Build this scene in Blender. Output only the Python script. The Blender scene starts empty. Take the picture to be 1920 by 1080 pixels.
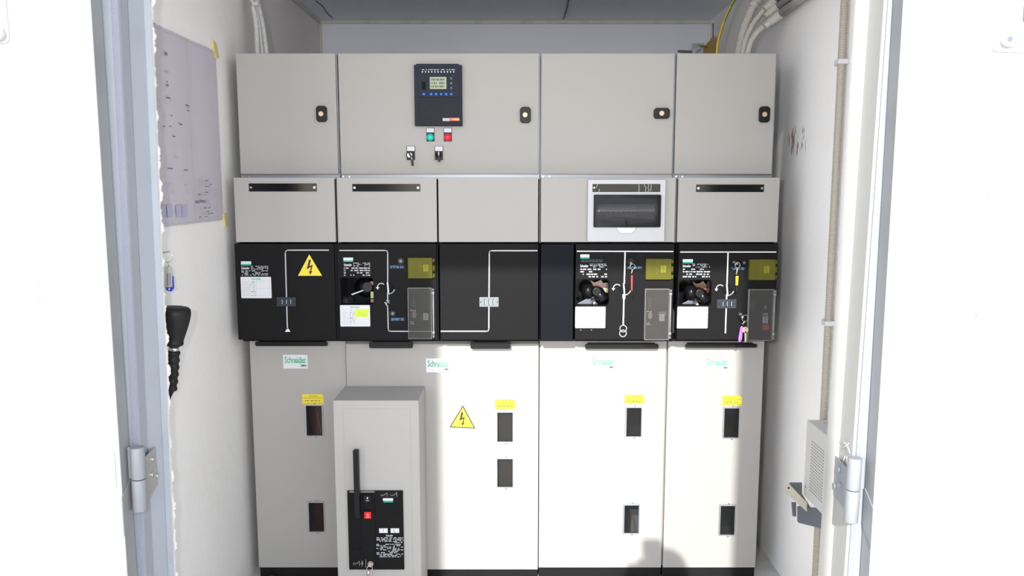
import bpy, bmesh, math, random
from mathutils import Vector, Matrix
C = bpy.context.scene
col = C.collection
R = math.radians

# ------------------------------------------------------------------ camera
F = 1500.0                      # focal length in pixels of the 1920 wide frame
TH = math.atan(191 / 1500)      # downward pitch
CY, CH = -2.95, 1.57            # camera stands 2.95 m in front of the panels' front plane
cd = bpy.data.cameras.new('camera'); cam = bpy.data.objects.new('camera', cd); col.objects.link(cam)
cd.sensor_width = 36; cd.lens = F / 1920 * 36; cd.clip_start = 0.02; cd.clip_end = 200
cam.location = (0, CY, CH); cam.rotation_euler = (math.pi / 2 - TH, 0, 0)
C.camera = cam
# ------------------------------------------------------------------ view
C.view_settings.view_transform = 'Standard'; C.view_settings.look = 'None'
C.view_settings.gamma = 1; C.view_settings.use_curve_mapping = False
C.view_settings.exposure = 0.90
# ------------------------------------------------------------------ sky and sun
SUN = Vector((0.17, 1.0, -0.497)).normalized()
w = bpy.data.worlds.new('sky'); C.world = w; w.use_nodes = True
nt = w.node_tree; bg = nt.nodes['Background']
sky = nt.nodes.new('ShaderNodeTexSky'); sky.sky_type = 'NISHITA'; sky.sun_disc = False
sky.sun_elevation = R(26.4); sky.sun_rotation = R(190); sky.dust_density = 0.3; sky.air_density = 1.0
hs = nt.nodes.new('ShaderNodeHueSaturation'); hs.inputs['Saturation'].default_value = 0.37
nt.links.new(sky.outputs[0], hs.inputs['Color']); nt.links.new(hs.outputs[0], bg.inputs[0])
bg.inputs[1].default_value = 0.20
sd = bpy.data.lights.new('sun', 'SUN'); so = bpy.data.objects.new('sun', sd); col.objects.link(so)
sd.energy = 3.6; sd.angle = R(0.53); sd.color = (1, 0.975, 0.93)
so.rotation_euler = SUN.to_track_quat('-Z', 'Y').to_euler(); so.location = (-2, -8, 6)
# the flash gun on the photographer's camera
fd = bpy.data.lights.new('flash', 'AREA'); fo = bpy.data.objects.new('flash', fd); col.objects.link(fo)
fd.shape = 'RECTANGLE'; fd.size = 0.07; fd.size_y = 0.045; fd.energy = 15; fd.color = (1, 0.99, 0.99)
fo.location = (-0.20, -2.965, 1.665); fo.rotation_euler = (math.pi / 2 - 0.04, 0, 0)

# ------------------------------------------------------------------ photo measurements -> real coordinates
def W(px, py, Y):
    """point of the vertical plane y = Y seen at a pixel: (x, z)"""
    a = TH + math.atan((py - 540) / F); d = Y - CY
    z = CH - d * math.tan(a); D = d * math.cos(TH) + (CH - z) * math.sin(TH)
    return (px - 960) / F * D, z
def WX(px, py, X):
    """point of the side wall plane x = X seen at a pixel: (y, z)"""
    D = X * F / (px - 960); a = TH + math.atan((py - 540) / F)
    d = D / (math.cos(TH) + math.tan(a) * math.sin(TH))
    return CY + d, CH - d * math.tan(a)
def PR(a, b, c, d, Y):
    mx, my = (a + c) / 2, (b + d) / 2
    return W(a, my, Y)[0], W(c, my, Y)[0], W(mx, d, Y)[1], W(mx, b, Y)[1]

# ------------------------------------------------------------------ materials
def lin(c):
    return tuple((v / 12.92 if v <= 0.04045 else ((v + 0.055) / 1.055) ** 2.4) for v in c)
MATS = {}
def mat(name, c, rough=0.5, metal=0.0, bump=0.0, bscale=200.0, var=0.0, vscale=3.0, vcol=None, spec=0.5, trans=None, alpha_col=None, emit=None):
    m = bpy.data.materials.new(name); m.use_nodes = True; MATS[name] = m
    n = m.node_tree.nodes; l = m.node_tree.links; b = n['Principled BSDF']
    rgb = (*c, 1)
    b.inputs['Base Color'].default_value = rgb; b.inputs['Roughness'].default_value = rough
    b.inputs['Metallic'].default_value = metal; b.inputs['Specular IOR Level'].default_value = spec
    g = n.new('ShaderNodeNewGeometry')
    if var:
        t = n.new('ShaderNodeTexNoise'); t.inputs['Scale'].default_value = vscale; t.inputs['Detail'].default_value = 6
        l.new(g.outputs['Position'], t.inputs['Vector'])
        r = n.new('ShaderNodeValToRGB'); r.color_ramp.elements[0].position = 0.5; r.color_ramp.elements[1].position = 0.75
        r.color_ramp.elements[0].color = (0, 0, 0, 1); r.color_ramp.elements[1].color = (var, var, var, 1)
        l.new(t.outputs['Fac'], r.inputs[0])
        mx = n.new('ShaderNodeMix'); mx.data_type = 'RGBA'
        mx.inputs['A'].default_value = rgb; mx.inputs['B'].default_value = (*(vcol or tuple(v * 0.6 for v in c)), 1)
        l.new(r.outputs[0], mx.inputs['Factor']); l.new(mx.outputs['Result'], b.inputs['Base Color'])
    if bump:
        t = n.new('ShaderNodeTexNoise'); t.inputs['Scale'].default_value = bscale; t.inputs['Detail'].default_value = 4
        l.new(g.outputs['Position'], t.inputs['Vector'])
        bp = n.new('ShaderNodeBump'); bp.inputs['Strength'].default_value = bump; bp.inputs['Distance'].default_value = 0.002
        l.new(t.outputs['Fac'], bp.inputs['Height']); l.new(bp.outputs[0], b.inputs['Normal'])
    if trans is not None:
        tb = n.new('ShaderNodeBsdfTransparent'); tb.inputs[0].default_value = (*(alpha_col or (1, 1, 1)), 1)
        ms = n.new('ShaderNodeMixShader'); ms.inputs[0].default_value = trans
        l.new(b.outputs[0], ms.inputs[1]); l.new(tb.outputs[0], ms.inputs[2]); l.new(ms.outputs[0], n['Material Output'].inputs[0])
    if emit:
        b.inputs['Emission Color'].default_value = (*emit[0], 1); b.inputs['Emission Strength'].default_value = emit[1]
    return m
def S(r, g, b): return lin((r / 255, g / 255, b / 255))
mat('cabinet_paint', (0.348, 0.337, 0.322), 0.55, bump=0.04, bscale=500, var=0.10, vscale=2.2, vcol=(0.325, 0.314, 0.298), spec=0.15)
mat('box_paint', (0.55, 0.545, 0.53), 0.5, spec=0.3)
mat('breaker_paint', (0.372, 0.362, 0.35), 0.55, bump=0.04, bscale=500, spec=0.18)
mat('white_plastic', (0.46, 0.46, 0.49), 0.35, spec=0.3)
mat('gloss_plastic', (0.54, 0.54, 0.57), 0.12)
mat('rail', (0.22, 0.24, 0.27), 0.4, 0.5)
mat('indicator_pale', (0.17, 0.19, 0.20), 0.45, spec=0.3)  # paler grey face of one voltage indicator
mat('black_panel', (0.0095, 0.0092, 0.0098), 0.6, spec=0.08, bump=0.25, bscale=700)
mat('black_side', (0.005, 0.0065, 0.009), 0.55, spec=0.08)
mat('black_plastic', (0.009, 0.009, 0.010), 0.4, spec=0.2)
mat('gloss_black', (0.006, 0.006, 0.007), 0.14, spec=0.22)
mat('rubber', (0.010, 0.010, 0.011), 0.55, spec=0.3)
mat('relay_dark', (0.022, 0.027, 0.038), 0.5, spec=0.08)
mat('relay_grain', (0.026, 0.028, 0.034), 0.6, spec=0.1, bump=0.6, bscale=500)
mat('inner_dark', (0.03, 0.03, 0.032), 0.7)
mat('print_grey', (0.42, 0.43, 0.45), 0.5)
mat('print_white', (0.72, 0.72, 0.74), 0.5)
mat('print_dark', (0.035, 0.033, 0.04), 0.6, spec=0.2)
mat('print_faint', (0.42, 0.42, 0.45), 0.6)
mat('print_blue', (0.10, 0.30, 0.62), 0.5)
mat('print_green', (0.0, 0.33, 0.16), 0.5)
mat('print_red', (0.55, 0.04, 0.05), 0.5)
mat('print_orange', (0.66, 0.16, 0.06), 0.5)
mat('paper_white', (0.58, 0.58, 0.62), 0.6)
mat('paper_tone', (0.50, 0.465, 0.52), 0.7, var=0.25, vscale=6, vcol=(0.45, 0.42, 0.475))
mat('paper_lilac', (0.37, 0.36, 0.50), 0.7)
mat('sticker_yellow', (0.72, 0.56, 0.03), 0.45)
mat('sticker_lime', (0.55, 0.85, 0.02), 0.5)
mat('sticker_grey', (0.62, 0.62, 0.66), 0.4)
mat('tape', (0.60, 0.50, 0.20), 0.4)
mat('galv', (0.42, 0.45, 0.49), 0.38, 0.75, bump=0.1, bscale=90, var=0.5, vscale=14, vcol=(0.32, 0.34, 0.38))
mat('galv_dark', (0.20, 0.22, 0.25), 0.4, 0.7)
mat('galv_indicator', (0.030, 0.038, 0.050), 0.45, spec=0.2)
mat('frame_paint', (0.36, 0.39, 0.44), 0.5, 0.1, bump=0.12, bscale=60, var=0.35, vscale=9, vcol=(0.30, 0.32, 0.36))
mat('frame_edge', (0.26, 0.28, 0.34), 0.6, bump=0.8, bscale=300)
mat('right_reveal', (0.40, 0.40, 0.385), 0.5, bump=0.1, bscale=60)
mat('door_paint', (0.47, 0.47, 0.47), 0.45, bump=0.12, bscale=25, var=0.12, vscale=5, vcol=(0.43, 0.43, 0.43), spec=0.3)
mat('door_edge_shaded', (0.26, 0.27, 0.28), 0.5, var=0.3, vscale=6)  # door leaf colour darkened to carry the shade on its edge
mat('hinge_grey', (0.27, 0.285, 0.31), 0.45, 0.1, bump=0.15, bscale=60)
mat('zinc', (0.40, 0.395, 0.37), 0.4, 0.35, bump=0.5, bscale=90)
mat('sunlit_zinc', (0.55, 0.52, 0.42), 0.5, 0.1, bump=0.4, bscale=60, var=0.5, vscale=60)  # sunlight on the bracket arm put into its cream colour
mat('steel', (0.62, 0.60, 0.56), 0.25, 0.9)
mat('brass', (0.50, 0.40, 0.27), 0.45, 0.4)
mat('brass_worn', (0.30, 0.22, 0.06), 0.45, 0.6)
mat('foam', (0.82, 0.80, 0.74), 0.9, bump=0.8, bscale=150)
mat('conduit', (0.47, 0.45, 0.42), 0.5)
mat('conduit_pale', (0.52, 0.52, 0.52), 0.5)
mat('conduit_beige', (0.40, 0.36, 0.30), 0.5)
mat('trunking', (0.62, 0.62, 0.66), 0.5)
mat('wire_yellow', (0.68, 0.40, 0.01), 0.4)
mat('wire_green', (0.02, 0.20, 0.06), 0.4)
mat('red_tube', (0.60, 0.10, 0.14), 0.45)
mat('red_plastic', (0.70, 0.012, 0.012), 0.3)
mat('tag_red', (0.55, 0.03, 0.03), 0.35)
mat('tag_yellow', (0.85, 0.55, 0.01), 0.35)
mat('tag_purple', (0.34, 0.14, 0.80), 0.3)
mat('tag_blue', (0.03, 0.04, 0.50), 0.3)
mat('tag_grey', (0.42, 0.42, 0.42), 0.5)
mat('key_blue', (0.03, 0.16, 0.62), 0.3)
mat('key_grey', (0.12, 0.13, 0.17), 0.35)
mat('lcd', (0.20, 0.24, 0.15), 0.3, emit=((0.20, 0.24, 0.15), 0.25))
mat('lcd_dark', (0.05, 0.07, 0.04), 0.4)
mat('lens_green', (0.0, 0.42, 0.32), 0.15, emit=((0.0, 0.42, 0.30), 0.15))
mat('lens_red', (0.75, 0.01, 0.02), 0.15, emit=((0.75, 0.01, 0.02), 0.15))
mat('led', (0.65, 0.68, 0.65), 0.3)
mat('holo_pink', (0.62, 0.34, 0.38), 0.35)
mat('holo_green', (0.34, 0.50, 0.16), 0.35)
mat('holo_rust', (0.30, 0.12, 0.09), 0.4)
mat('silver_bag', (0.22, 0.20, 0.18), 0.35, 0.3, bump=1.0, bscale=28)
mat('smoked', (0.06, 0.06, 0.065), 0.06, trans=0.42, alpha_col=(0.6, 0.6, 0.62))
mat('pane', (0.03, 0.03, 0.03), 0.03, trans=0.72, alpha_col=(0.75, 0.76, 0.75))
mat('cover_yellow', (0.24, 0.23, 0.06), 0.10, spec=0.3, trans=0.72, alpha_col=(0.90, 0.88, 0.30))
mat('cover_clear', (0.10, 0.097, 0.093), 0.12, spec=0.3, trans=0.66, alpha_col=(0.92, 0.92, 0.92))
mat('cover_rim', (0.45, 0.45, 0.45), 0.15, trans=0.45)
mat('dust', (0.42, 0.33, 0.25), 0.8)
mat('wall_plaster', (0.80, 0.775, 0.755), 0.85, bump=0.9, bscale=22, var=0.22, vscale=2.2, vcol=(0.62, 0.58, 0.53))
mat('back_plaster_skylit', (0.74, 0.78, 0.87), 0.85, bump=0.9, bscale=22, var=0.15, vscale=2.2, vcol=(0.58, 0.58, 0.60))  # wall plaster with the blue skylight at the back put into its colour
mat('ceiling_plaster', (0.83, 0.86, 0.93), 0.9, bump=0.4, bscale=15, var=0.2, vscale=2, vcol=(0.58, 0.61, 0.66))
mat('caulk', (0.60, 0.58, 0.54), 0.9, bump=0.8, bscale=60, var=0.6, vscale=12, vcol=(0.38, 0.34, 0.27))
mat('floor_concrete', (0.52, 0.51, 0.49), 0.9, bump=0.5, bscale=30, var=0.5, vscale=8)
mat('ground_concrete', (0.66, 0.645, 0.62), 0.9, bump=0.5, bscale=12, var=0.3, vscale=1.5)
mat('debris', (0.40, 0.38, 0.36), 0.95, bump=1.0, bscale=80)
mat('outer_render', (0.62, 0.60, 0.56), 0.9, bump=0.5, bscale=20)
mat('shade_frame_grey', (0.30, 0.31, 0.33), 0.6)
mat('skin', (0.50, 0.30, 0.22), 0.55)
mat('cloth_dark', (0.05, 0.06, 0.09), 0.9)
mat('cloth_grey', (0.16, 0.16, 0.17), 0.9)
mat('hair', (0.03, 0.02, 0.015), 0.7)
mat('chalk', (0.78, 0.78, 0.78), 0.9)

# right wall: plaster lightened for its stronger light, plus the rusty scratch marks at one spot
def rust_wall():
    m = MATS['wall_plaster'].copy(); m.name = 'wall_plaster_lit_rusty'; MATS['wall_plaster_lit_rusty'] = m
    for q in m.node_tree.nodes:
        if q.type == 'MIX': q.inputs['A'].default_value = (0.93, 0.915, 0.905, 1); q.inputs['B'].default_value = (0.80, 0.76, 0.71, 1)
    n = m.node_tree.nodes; l = m.node_tree.links; b = n['Principled BSDF']
    src = b.inputs['Base Color'].links[0].from_socket
    g = n.new('ShaderNodeNewGeometry'); sx = n.new('ShaderNodeSeparateXYZ'); l.new(g.outputs['Position'], sx.inputs[0])
    (ya, za), (yb, zb) = WX(1470, 300, 1.09), WX(1521, 228, 1.09)
    y0, y1, z0, z1 = min(ya, yb), max(ya, yb), min(za, zb), max(za, zb)
    def math_(op, a, b_=None):
        q = n.new('ShaderNodeMath'); q.operation = op
        if hasattr(a, 'node'): l.new(a, q.inputs[0])
        else: q.inputs[0].default_value = a
        if b_ is not None:
            if hasattr(b_, 'node'): l.new(b_, q.inputs[1])
            else: q.inputs[1].default_value = b_
        return q.outputs[0]
    dy = math_('DIVIDE', math_('ABSOLUTE', math_('SUBTRACT', sx.outputs['Y'], (y0 + y1) / 2)), (y1 - y0) / 2)
    dz = math_('DIVIDE', math_('ABSOLUTE', math_('SUBTRACT', sx.outputs['Z'], (z0 + z1) / 2)), (z1 - z0) / 2)
    d = math_('ADD', math_('MULTIPLY', dy, dy), math_('MULTIPLY', dz, dz))
    inside = math_('LESS_THAN', d, 1.0)
    mp = n.new('ShaderNodeMapping'); mp.inputs['Scale'].default_value = (1, 36, 10); l.new(g.outputs['Position'], mp.inputs[0])
    t = n.new('ShaderNodeTexNoise'); t.inputs['Scale'].default_value = 1.0; t.inputs['Detail'].default_value = 5; t.inputs['Roughness'].default_value = 0.7
    l.new(mp.outputs[0], t.inputs['Vector'])
    thr = math_('GREATER_THAN', t.outputs['Fac'], math_('ADD', math_('MULTIPLY', d, 0.10), 0.53))
    fac = math_('MULTIPLY', math_('MULTIPLY', inside, thr), 0.8)
    mx = n.new('ShaderNodeMix'); mx.data_type = 'RGBA'; l.new(fac, mx.inputs['Factor']); l.new(src, mx.inputs['A'])
    mx.inputs['B'].default_value = (0.26, 0.11, 0.07, 1); l.new(mx.outputs['Result'], b.inputs['Base Color'])
rust_wall()

# ------------------------------------------------------------------ mesh builder
TXT = {}
def text_geo(s, bold):
    k = (s, bold)
    if k in TXT: return TXT[k]
    c = bpy.data.curves.new('t', 'FONT'); c.body = s; c.resolution_u = 3; c.offset = 0.012 if bold else 0
    c.fill_mode = 'FRONT'
    o = bpy.data.objects.new('t', c); col.objects.link(o)
    dg = bpy.context.evaluated_depsgraph_get(); me = bpy.data.meshes.new_from_object(o.evaluated_get(dg))
    vs = [tuple(v.co) for v in me.vertices]; fs = [tuple(p.vertices) for p in me.polygons]
    bpy.data.objects.remove(o); bpy.data.curves.remove(c); bpy.data.meshes.remove(me)
    TXT[k] = (vs, fs); return TXT[k]

class MB:
    def __init__(s): s.v = []; s.f = []; s.m = []; s.mats = []; s.sm = []
    def mi(s, m):
        if m not in s.mats: s.mats.append(m)
        return s.mats.index(m)
    def add(s, vs, fs, m, smooth=False):
        o = len(s.v); s.v += [tuple(v) for v in vs]; i = s.mi(m)
        for f in fs: s.f.append(tuple(o + k for k in f)); s.m.append(i); s.sm.append(smooth)
    def box(s, x0, x1, y0, y1, z0, z1, m):
        v = [(x, y, z) for x in (x0, x1) for y in (y0, y1) for z in (z0, z1)]
        s.add(v, [(0, 1, 3, 2), (4, 6, 7, 5), (0, 4, 5, 1), (2, 3, 7, 6), (0, 2, 6, 4), (1, 5, 7, 3)], m)
    def dec(s, a, b, c, d, Y, m, off=0.001, th=0.0008):
        """thin rectangle on the front plane y = Y, given by its pixels"""
        x0, x1, z0, z1 = PR(a, b, c, d, Y); s.box(x0, x1, Y - off, Y - off + th, z0, z1, m)
    def prism(s, pts, y0, y1, m):
        """outline in x,z extruded in y"""
        n = len(pts); v = [(x, y0, z) for x, z in pts] + [(x, y1, z) for x, z in pts]
        s.add(v, [tuple(range(n)), tuple(range(2 * n - 1, n - 1, -1))] + [(i, i + n, (i + 1) % n + n, (i + 1) % n) for i in range(n)], m)
    def prismz(s, pts, z0, z1, m):
        n = len(pts); v = [(x, y, z0) for x, y in pts] + [(x, y, z1) for x, y in pts]
        s.add(v, [tuple(range(n)), tuple(range(2 * n - 1, n - 1, -1))] + [(i, i + n, (i + 1) % n + n, (i + 1) % n) for i in range(n)], m)
    def prismx(s, pts, x0, x1, m):
        n = len(pts); v = [(x0, y, z) for y, z in pts] + [(x1, y, z) for y, z in pts]
        s.add(v, [tuple(range(n)), tuple(range(2 * n - 1, n - 1, -1))] + [(i, i + n, (i + 1) % n + n, (i + 1) % n) for i in range(n)], m)
    def tube(s, pts, r, m, seg=10, m2=None, cap=True, twist=0.0, phase=0.0):
        """r: number or one radius per point; m2: second material on half the girth"""
        pts = [Vector(p) for p in pts]; n = len(pts); rs = r if isinstance(r, (list, tuple)) else [r] * n
        t0 = (pts[1] - pts[0]).normalized(); up = Vector((0, 0, 1)) if abs(t0.z) < 0.9 else Vector((0, 1, 0))
        a = t0.cross(up).normalized(); o = len(s.v)
        for i, p in enumerate(pts):
            t = (pts[min(i + 1, n - 1)] - pts[max(i - 1, 0)]).normalized()
            a = (a - t * a.dot(t)).normalized(); b = t.cross(a)
            for k in range(seg):
                q = 2 * math.pi * k / seg; s.v.append(tuple(p + (a * math.cos(q) + b * math.sin(q)) * rs[i]))
        i1 = s.mi(m); i2 = s.mi(m2) if m2 else i1
        for i in range(n - 1):
            for k in range(seg):
                s.f.append((o + i * seg + k, o + i * seg + (k + 1) % seg, o + (i + 1) * seg + (k + 1) % seg, o + (i + 1) * seg + k))
                s.m.append(i1 if (k + phase * seg + twist * seg * i / n) % seg < seg * .5 or not m2 else i2); s.sm.append(True)
        if cap:
            s.f.append(tuple(o + k for k in range(seg))); s.m.append(i1); s.sm.append(False)
            s.f.append(tuple(o + (n - 1) * seg + k for k in reversed(range(seg)))); s.m.append(i1); s.sm.append(False)
    def cyl(s, p, q, r, m, seg=20): s.tube([p, q], r, m, seg)
    def disc(s, x, z, y0, y1, r, m, seg=24): s.cyl((x, y0, z), (x, y1, z), r, m, seg)
    def ball(s, c, r, m, seg=16, rings=8):
        rx, ry, rz = r if isinstance(r, (tuple, list)) else (r, r, r); vs = []; fs = []
        for i in range(rings + 1):
            a = math.pi * i / rings
            for k in range(seg):
                b = 2 * math.pi * k / seg; vs.append((c[0] + rx * math.sin(a) * math.cos(b), c[1] + ry * math.sin(a) * math.sin(b), c[2] + rz * math.cos(a)))
        for i in range(rings):
            for k in range(seg): fs.append((i * seg + k, i * seg + (k + 1) % seg, (i + 1) * seg + (k + 1) % seg, (i + 1) * seg + k))
        s.add(vs, fs, m, True)
    def ribbon(s, pts, wd, Y, m, off=0.0012, th=0.001):
        """flat line through x,z points on the front plane"""
        for (x0, z0), (x1, z1) in zip(pts, pts[1:]):
            L = math.hypot(x1 - x0, z1 - z0)
            if L < 1e-6: continue
            ux, uz = (x1 - x0) / L, (z1 - z0) / L; e = wd * 0.3
            x0a, z0a, x1a, z1a = x0 - ux * e, z0 - uz * e, x1 + ux * e, z1 + uz * e; nx, nz = -uz * wd / 2, ux * wd / 2
            s.prism([(x0a + nx, z0a + nz), (x1a + nx, z1a + nz), (x1a - nx, z1a - nz), (x0a - nx, z0a - nz)], Y - off, Y - off + th, m)
    def prib(s, pp, wpx, Y, m, off=0.0012): s.ribbon([W(a, b, Y) for a, b in pp], wpx * (Y - CY) / F, Y, m, off)
    def text(s, t, a, b, c, d, Y, m, bold=False, off=0.0016):
        vs, fs = text_geo(t, bold); x0, x1, z0, z1 = PR(a, b, c, d, Y)
        ax = min(v[0] for v in vs); bx = max(v[0] for v in vs); az = min(v[1] for v in vs); bz = max(v[1] for v in vs)
        s.add([(x0 + (v[0] - ax) / (bx - ax) * (x1 - x0), Y - off, z0 + (v[1] - az) / (bz - az) * (z1 - z0)) for v in vs], fs, m)
    def lines(s, a, b, c, d, rows, Y, m, seed=1, off=0.0016, fill=0.75, cols=1, hgt=0.55):
        """rows of unreadable small print"""
        rd = random.Random(seed); x0, x1, z0, z1 = PR(a, b, c, d, Y); h = (z1 - z0) / rows
        for i in range(rows):
            z = z1 - h * (i + 0.5); x = x0
            while x < x1:
                L = rd.uniform(0.03, 0.16) * (x1 - x0)
                if rd.random() < fill: s.box(x, min(x + L, x1), Y - off, Y - off + 0.0004, z - h * hgt / 2, z + h * hgt / 2, m)
                x += L + 0.015 * (x1 - x0) + (0.05 * (x1 - x0) * rd.random())
    def plate(s, x0, x1, y0, y1, z0, z1, holes, m):
        """one plate with rectangular holes"""
        xs = sorted({x0, x1, *[h[0] for h in holes], *[h[1] for h in holes]}); zs = sorted({z0, z1, *[h[2] for h in holes], *[h[3] for h in holes]})
        def solid(i, j):
            if i < 0 or j < 0 or i >= len(xs) - 1 or j >= len(zs) - 1: return False
            cx, cz = (xs[i] + xs[i + 1]) / 2, (zs[j] + zs[j + 1]) / 2
            return not any(h[0] < cx < h[1] and h[2] < cz < h[3] for h in holes)
        idx = {}; vs = []; fs = []
        def V(i, j, k):
            if (i, j, k) not in idx: idx[(i, j, k)] = len(vs); vs.append((xs[i], (y0, y1)[k], zs[j]))
            return idx[(i, j, k)]
        for i in range(len(xs) - 1):
            for j in range(len(zs) - 1):
                if not solid(i, j): continue
                fs.append((V(i, j, 0), V(i + 1, j, 0), V(i + 1, j + 1, 0), V(i, j + 1, 0)))
                fs.append((V(i, j, 1), V(i, j + 1, 1), V(i + 1, j + 1, 1), V(i + 1, j, 1)))
                if not solid(i - 1, j): fs.append((V(i, j, 0), V(i, j + 1, 0), V(i, j + 1, 1), V(i, j, 1)))
                if not solid(i + 1, j): fs.append((V(i + 1, j, 0), V(i + 1, j, 1), V(i + 1, j + 1, 1), V(i + 1, j + 1, 0)))
                if not solid(i, j - 1): fs.append((V(i, j, 0), V(i, j, 1), V(i + 1, j, 1), V(i + 1, j, 0)))
                if not solid(i, j + 1): fs.append((V(i, j + 1, 0), V(i + 1, j + 1, 0), V(i + 1, j + 1, 1), V(i, j + 1, 1)))
        s.add(vs, fs, m)
    def build(s, name, parent=None, bevel=0.0, label=None, segs=2, fixn=True):
        xs = [v[0] for v in s.v]; ys = [v[1] for v in s.v]; zs = [v[2] for v in s.v]
        c = Vector(((min(xs) + max(xs)) / 2, (min(ys) + max(ys)) / 2, min(zs)))
        me = bpy.data.meshes.new(name); me.from_pydata([tuple(Vector(v) - c) for v in s.v], [], s.f)
        for m in s.mats: me.materials.append(MATS[m])
        me.polygons.foreach_set('material_index', s.m); me.polygons.foreach_set('use_smooth', s.sm)
        if fixn:
            bm = bmesh.new(); bm.from_mesh(me); bmesh.ops.recalc_face_normals(bm, faces=bm.faces); bm.to_mesh(me); bm.free()
        o = bpy.data.objects.new(name, me); col.objects.link(o); o['_w'] = tuple(c)
        if parent is not None:
            o.parent = parent; o.location = c - Vector(parent['_w'])
        else: o.location = c
        if bevel:
            b = o.modifiers.new('bevel', 'BEVEL'); b.width = bevel; b.segments = segs; b.limit_method = 'ANGLE'; b.angle_limit = R(40)
        if label: o['label'] = label
        return o
def thing(name, label, cat, loc, group=None):
    o = bpy.data.objects.new(name, None); col.objects.link(o); o.location = loc; o['_w'] = tuple(loc)
    o.empty_display_size = 0.05; o['label'] = label; o['category'] = cat
    if group: o['group'] = group
    return o
def tag(o, label, cat, group=None, kind=None):
    if label: o['label'] = label
    if cat: o['category'] = cat
    if group: o['group'] = group
    if kind: o['kind'] = kind
    return o
def struct(mb, name, bevel=0.0):
    o = mb.build(name, None, bevel); o['kind'] = 'structure'; return o
def arc(cx, cz, r, a0, a1, n=10): return [(cx + r * math.cos(R(a0 + (a1 - a0) * i / n)), cz + r * math.sin(R(a0 + (a1 - a0) * i / n))) for i in range(n + 1)]
def smooth_path(pts, n=8):
    """Catmull-Rom through 3-D points"""
    P = [Vector(p) for p in pts]; P = [P[0] * 2 - P[1]] + P + [P[-1] * 2 - P[-2]]; out = []
    for i in range(1, len(P) - 2):
        for k in range(n):
            t = k / n; a, b, c, d = P[i - 1:i + 3]
            out.append(0.5 * ((2 * b) + (c - a) * t + (2 * a - 5 * b + 4 * c - d) * t * t + (3 * b - 3 * c + d - a) * t ** 3))
    out.append(P[-2]); return out
def corr(mb, pts, r, m, pitch=0.0065, depth=0.16, seg=12):
    """corrugated hose along a path"""
    P = smooth_path(pts, 12); L = [0]
    for a, b in zip(P, P[1:]): L.append(L[-1] + (b - a).length)
    n = int(L[-1] / (pitch / 4)); Q = []; rs = []; j = 0
    for i in range(n + 1):
        s_ = L[-1] * i / n
        while j < len(L) - 2 and L[j + 1] < s_: j += 1
        t = (s_ - L[j]) / max(L[j + 1] - L[j], 1e-9); Q.append(P[j].lerp(P[j + 1], t))
        rs.append(r * (1 - depth * (0, 0.5, 1, 0.5)[i % 4]))
    mb.tube(Q, rs, m, seg)
def rrect(x0, x1, z0, z1, r, n=5):
    return arc(x1 - r, z1 - r, r, 0, 90, n) + arc(x0 + r, z1 - r, r, 90, 180, n) + arc(x0 + r, z0 + r, r, 180, 270, n) + arc(x1 - r, z0 + r, r, 270, 360, n)

# ================================================================== THE ROOM
XL, XR, YB, ZC = -1.06, 1.09, 1.60, 2.474        # left wall, right wall, back wall, ceiling
YI, YO = -0.70, -0.86                            # inner and outer face of the front wall
m = MB(); m.box(XL - .12, XR + .12, YO, YB + .12, -.12, 0, 'floor_concrete'); struct(m, 'floor')
m = MB(); m.box(XL - .12, XL, YO + .001, YB, 0, ZC, 'wall_plaster'); struct(m, 'wall_left')
m = MB(); m.box(XR, XR + .12, YO + .001, YB, 0, ZC, 'wall_plaster_lit_rusty'); struct(m, 'wall_right')
m = MB(); m.box(XL - .12, XR + .12, YB, YB + .12, 0, ZC, 'back_plaster_skylit'); struct(m, 'wall_back')
m = MB(); m.box(XL - .12, XR + .12, YO, YB + .12, ZC, ZC + .12, 'ceiling_plaster'); struct(m, 'ceiling')
JL, JR, ZT = -1.035, 0.975, 2.40                  # rough opening of the doorway
m = MB(); m.plate(XL - 1.6, XR + 1.6, YO, YI, 0, 2.85, [(JL, JR, 0, ZT)], 'outer_render')
# keep the plate open at the threshold
struct(m, 'wall_front')
m = MB(); m.box(-14, 14, -16, YO, -.10, -.002, 'ground_concrete'); struct(m, 'ground')
# pale ledge where the back wall meets the ceiling, dirty sealant in the corners
m = MB(); x0, x1, z0, z1 = PR(608, 37, 1328, 45, YB)
m.box(XL, XR, YB - .012, YB, z0, ZC, 'caulk'); struct(m, 'trim_1', .003)
m = MB(); m.box(XL, XL + .014, YB - .014, YB, 0, ZC - .02, 'caulk'); struct(m, 'trim_2', .004)
m = MB(); m.box(XL, XL + .012, -.60, YB - .02, ZC - .02, ZC, 'caulk'); struct(m, 'trim_3', .004)
m = MB(); m.box(XR - .012, XR, YB - .012, YB, 0, ZC - .02, 'wall_plaster'); struct(m, 'trim_4', .004)
# thin black cable running over the ceiling
def ceil(px, py, dz=0.004):
    a = TH + math.atan((py - 540) / F); d = (CH - ZC) / math.tan(a); D = d * math.cos(TH) + (CH - ZC) * math.sin(TH)
    return ((px - 960) / F * D, CY + d, ZC - dz)
m = MB(); m.tube(smooth_path([ceil(1066, -3), ceil(1063, 14), ceil(1057, 34)]), .0035, 'black_plastic', 6)
tag(m.build('cable'), 'short thin black cable running along the grey ceiling', 'cable')
m = MB(); m.tube(smooth_path([ceil(592, 0), ceil(606, 12), ceil(612, 22), ceil(624, 33)]), .002, 'print_dark', 6)
tag(m.build('cable'), 'very thin dark wire across the ceiling near the left corner', 'cable')

# ------------------------------------------------------------------ steel door frame (leans a hair to the right)
def lean(o):
    me = o.data; c = o['_w']
    for v in me.vertices: v.co.x += 0.0135 * (v.co.z + c[2] - 1.25)
    return o
def fx(px, Y): return W(px, 540, Y)[0]
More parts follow.
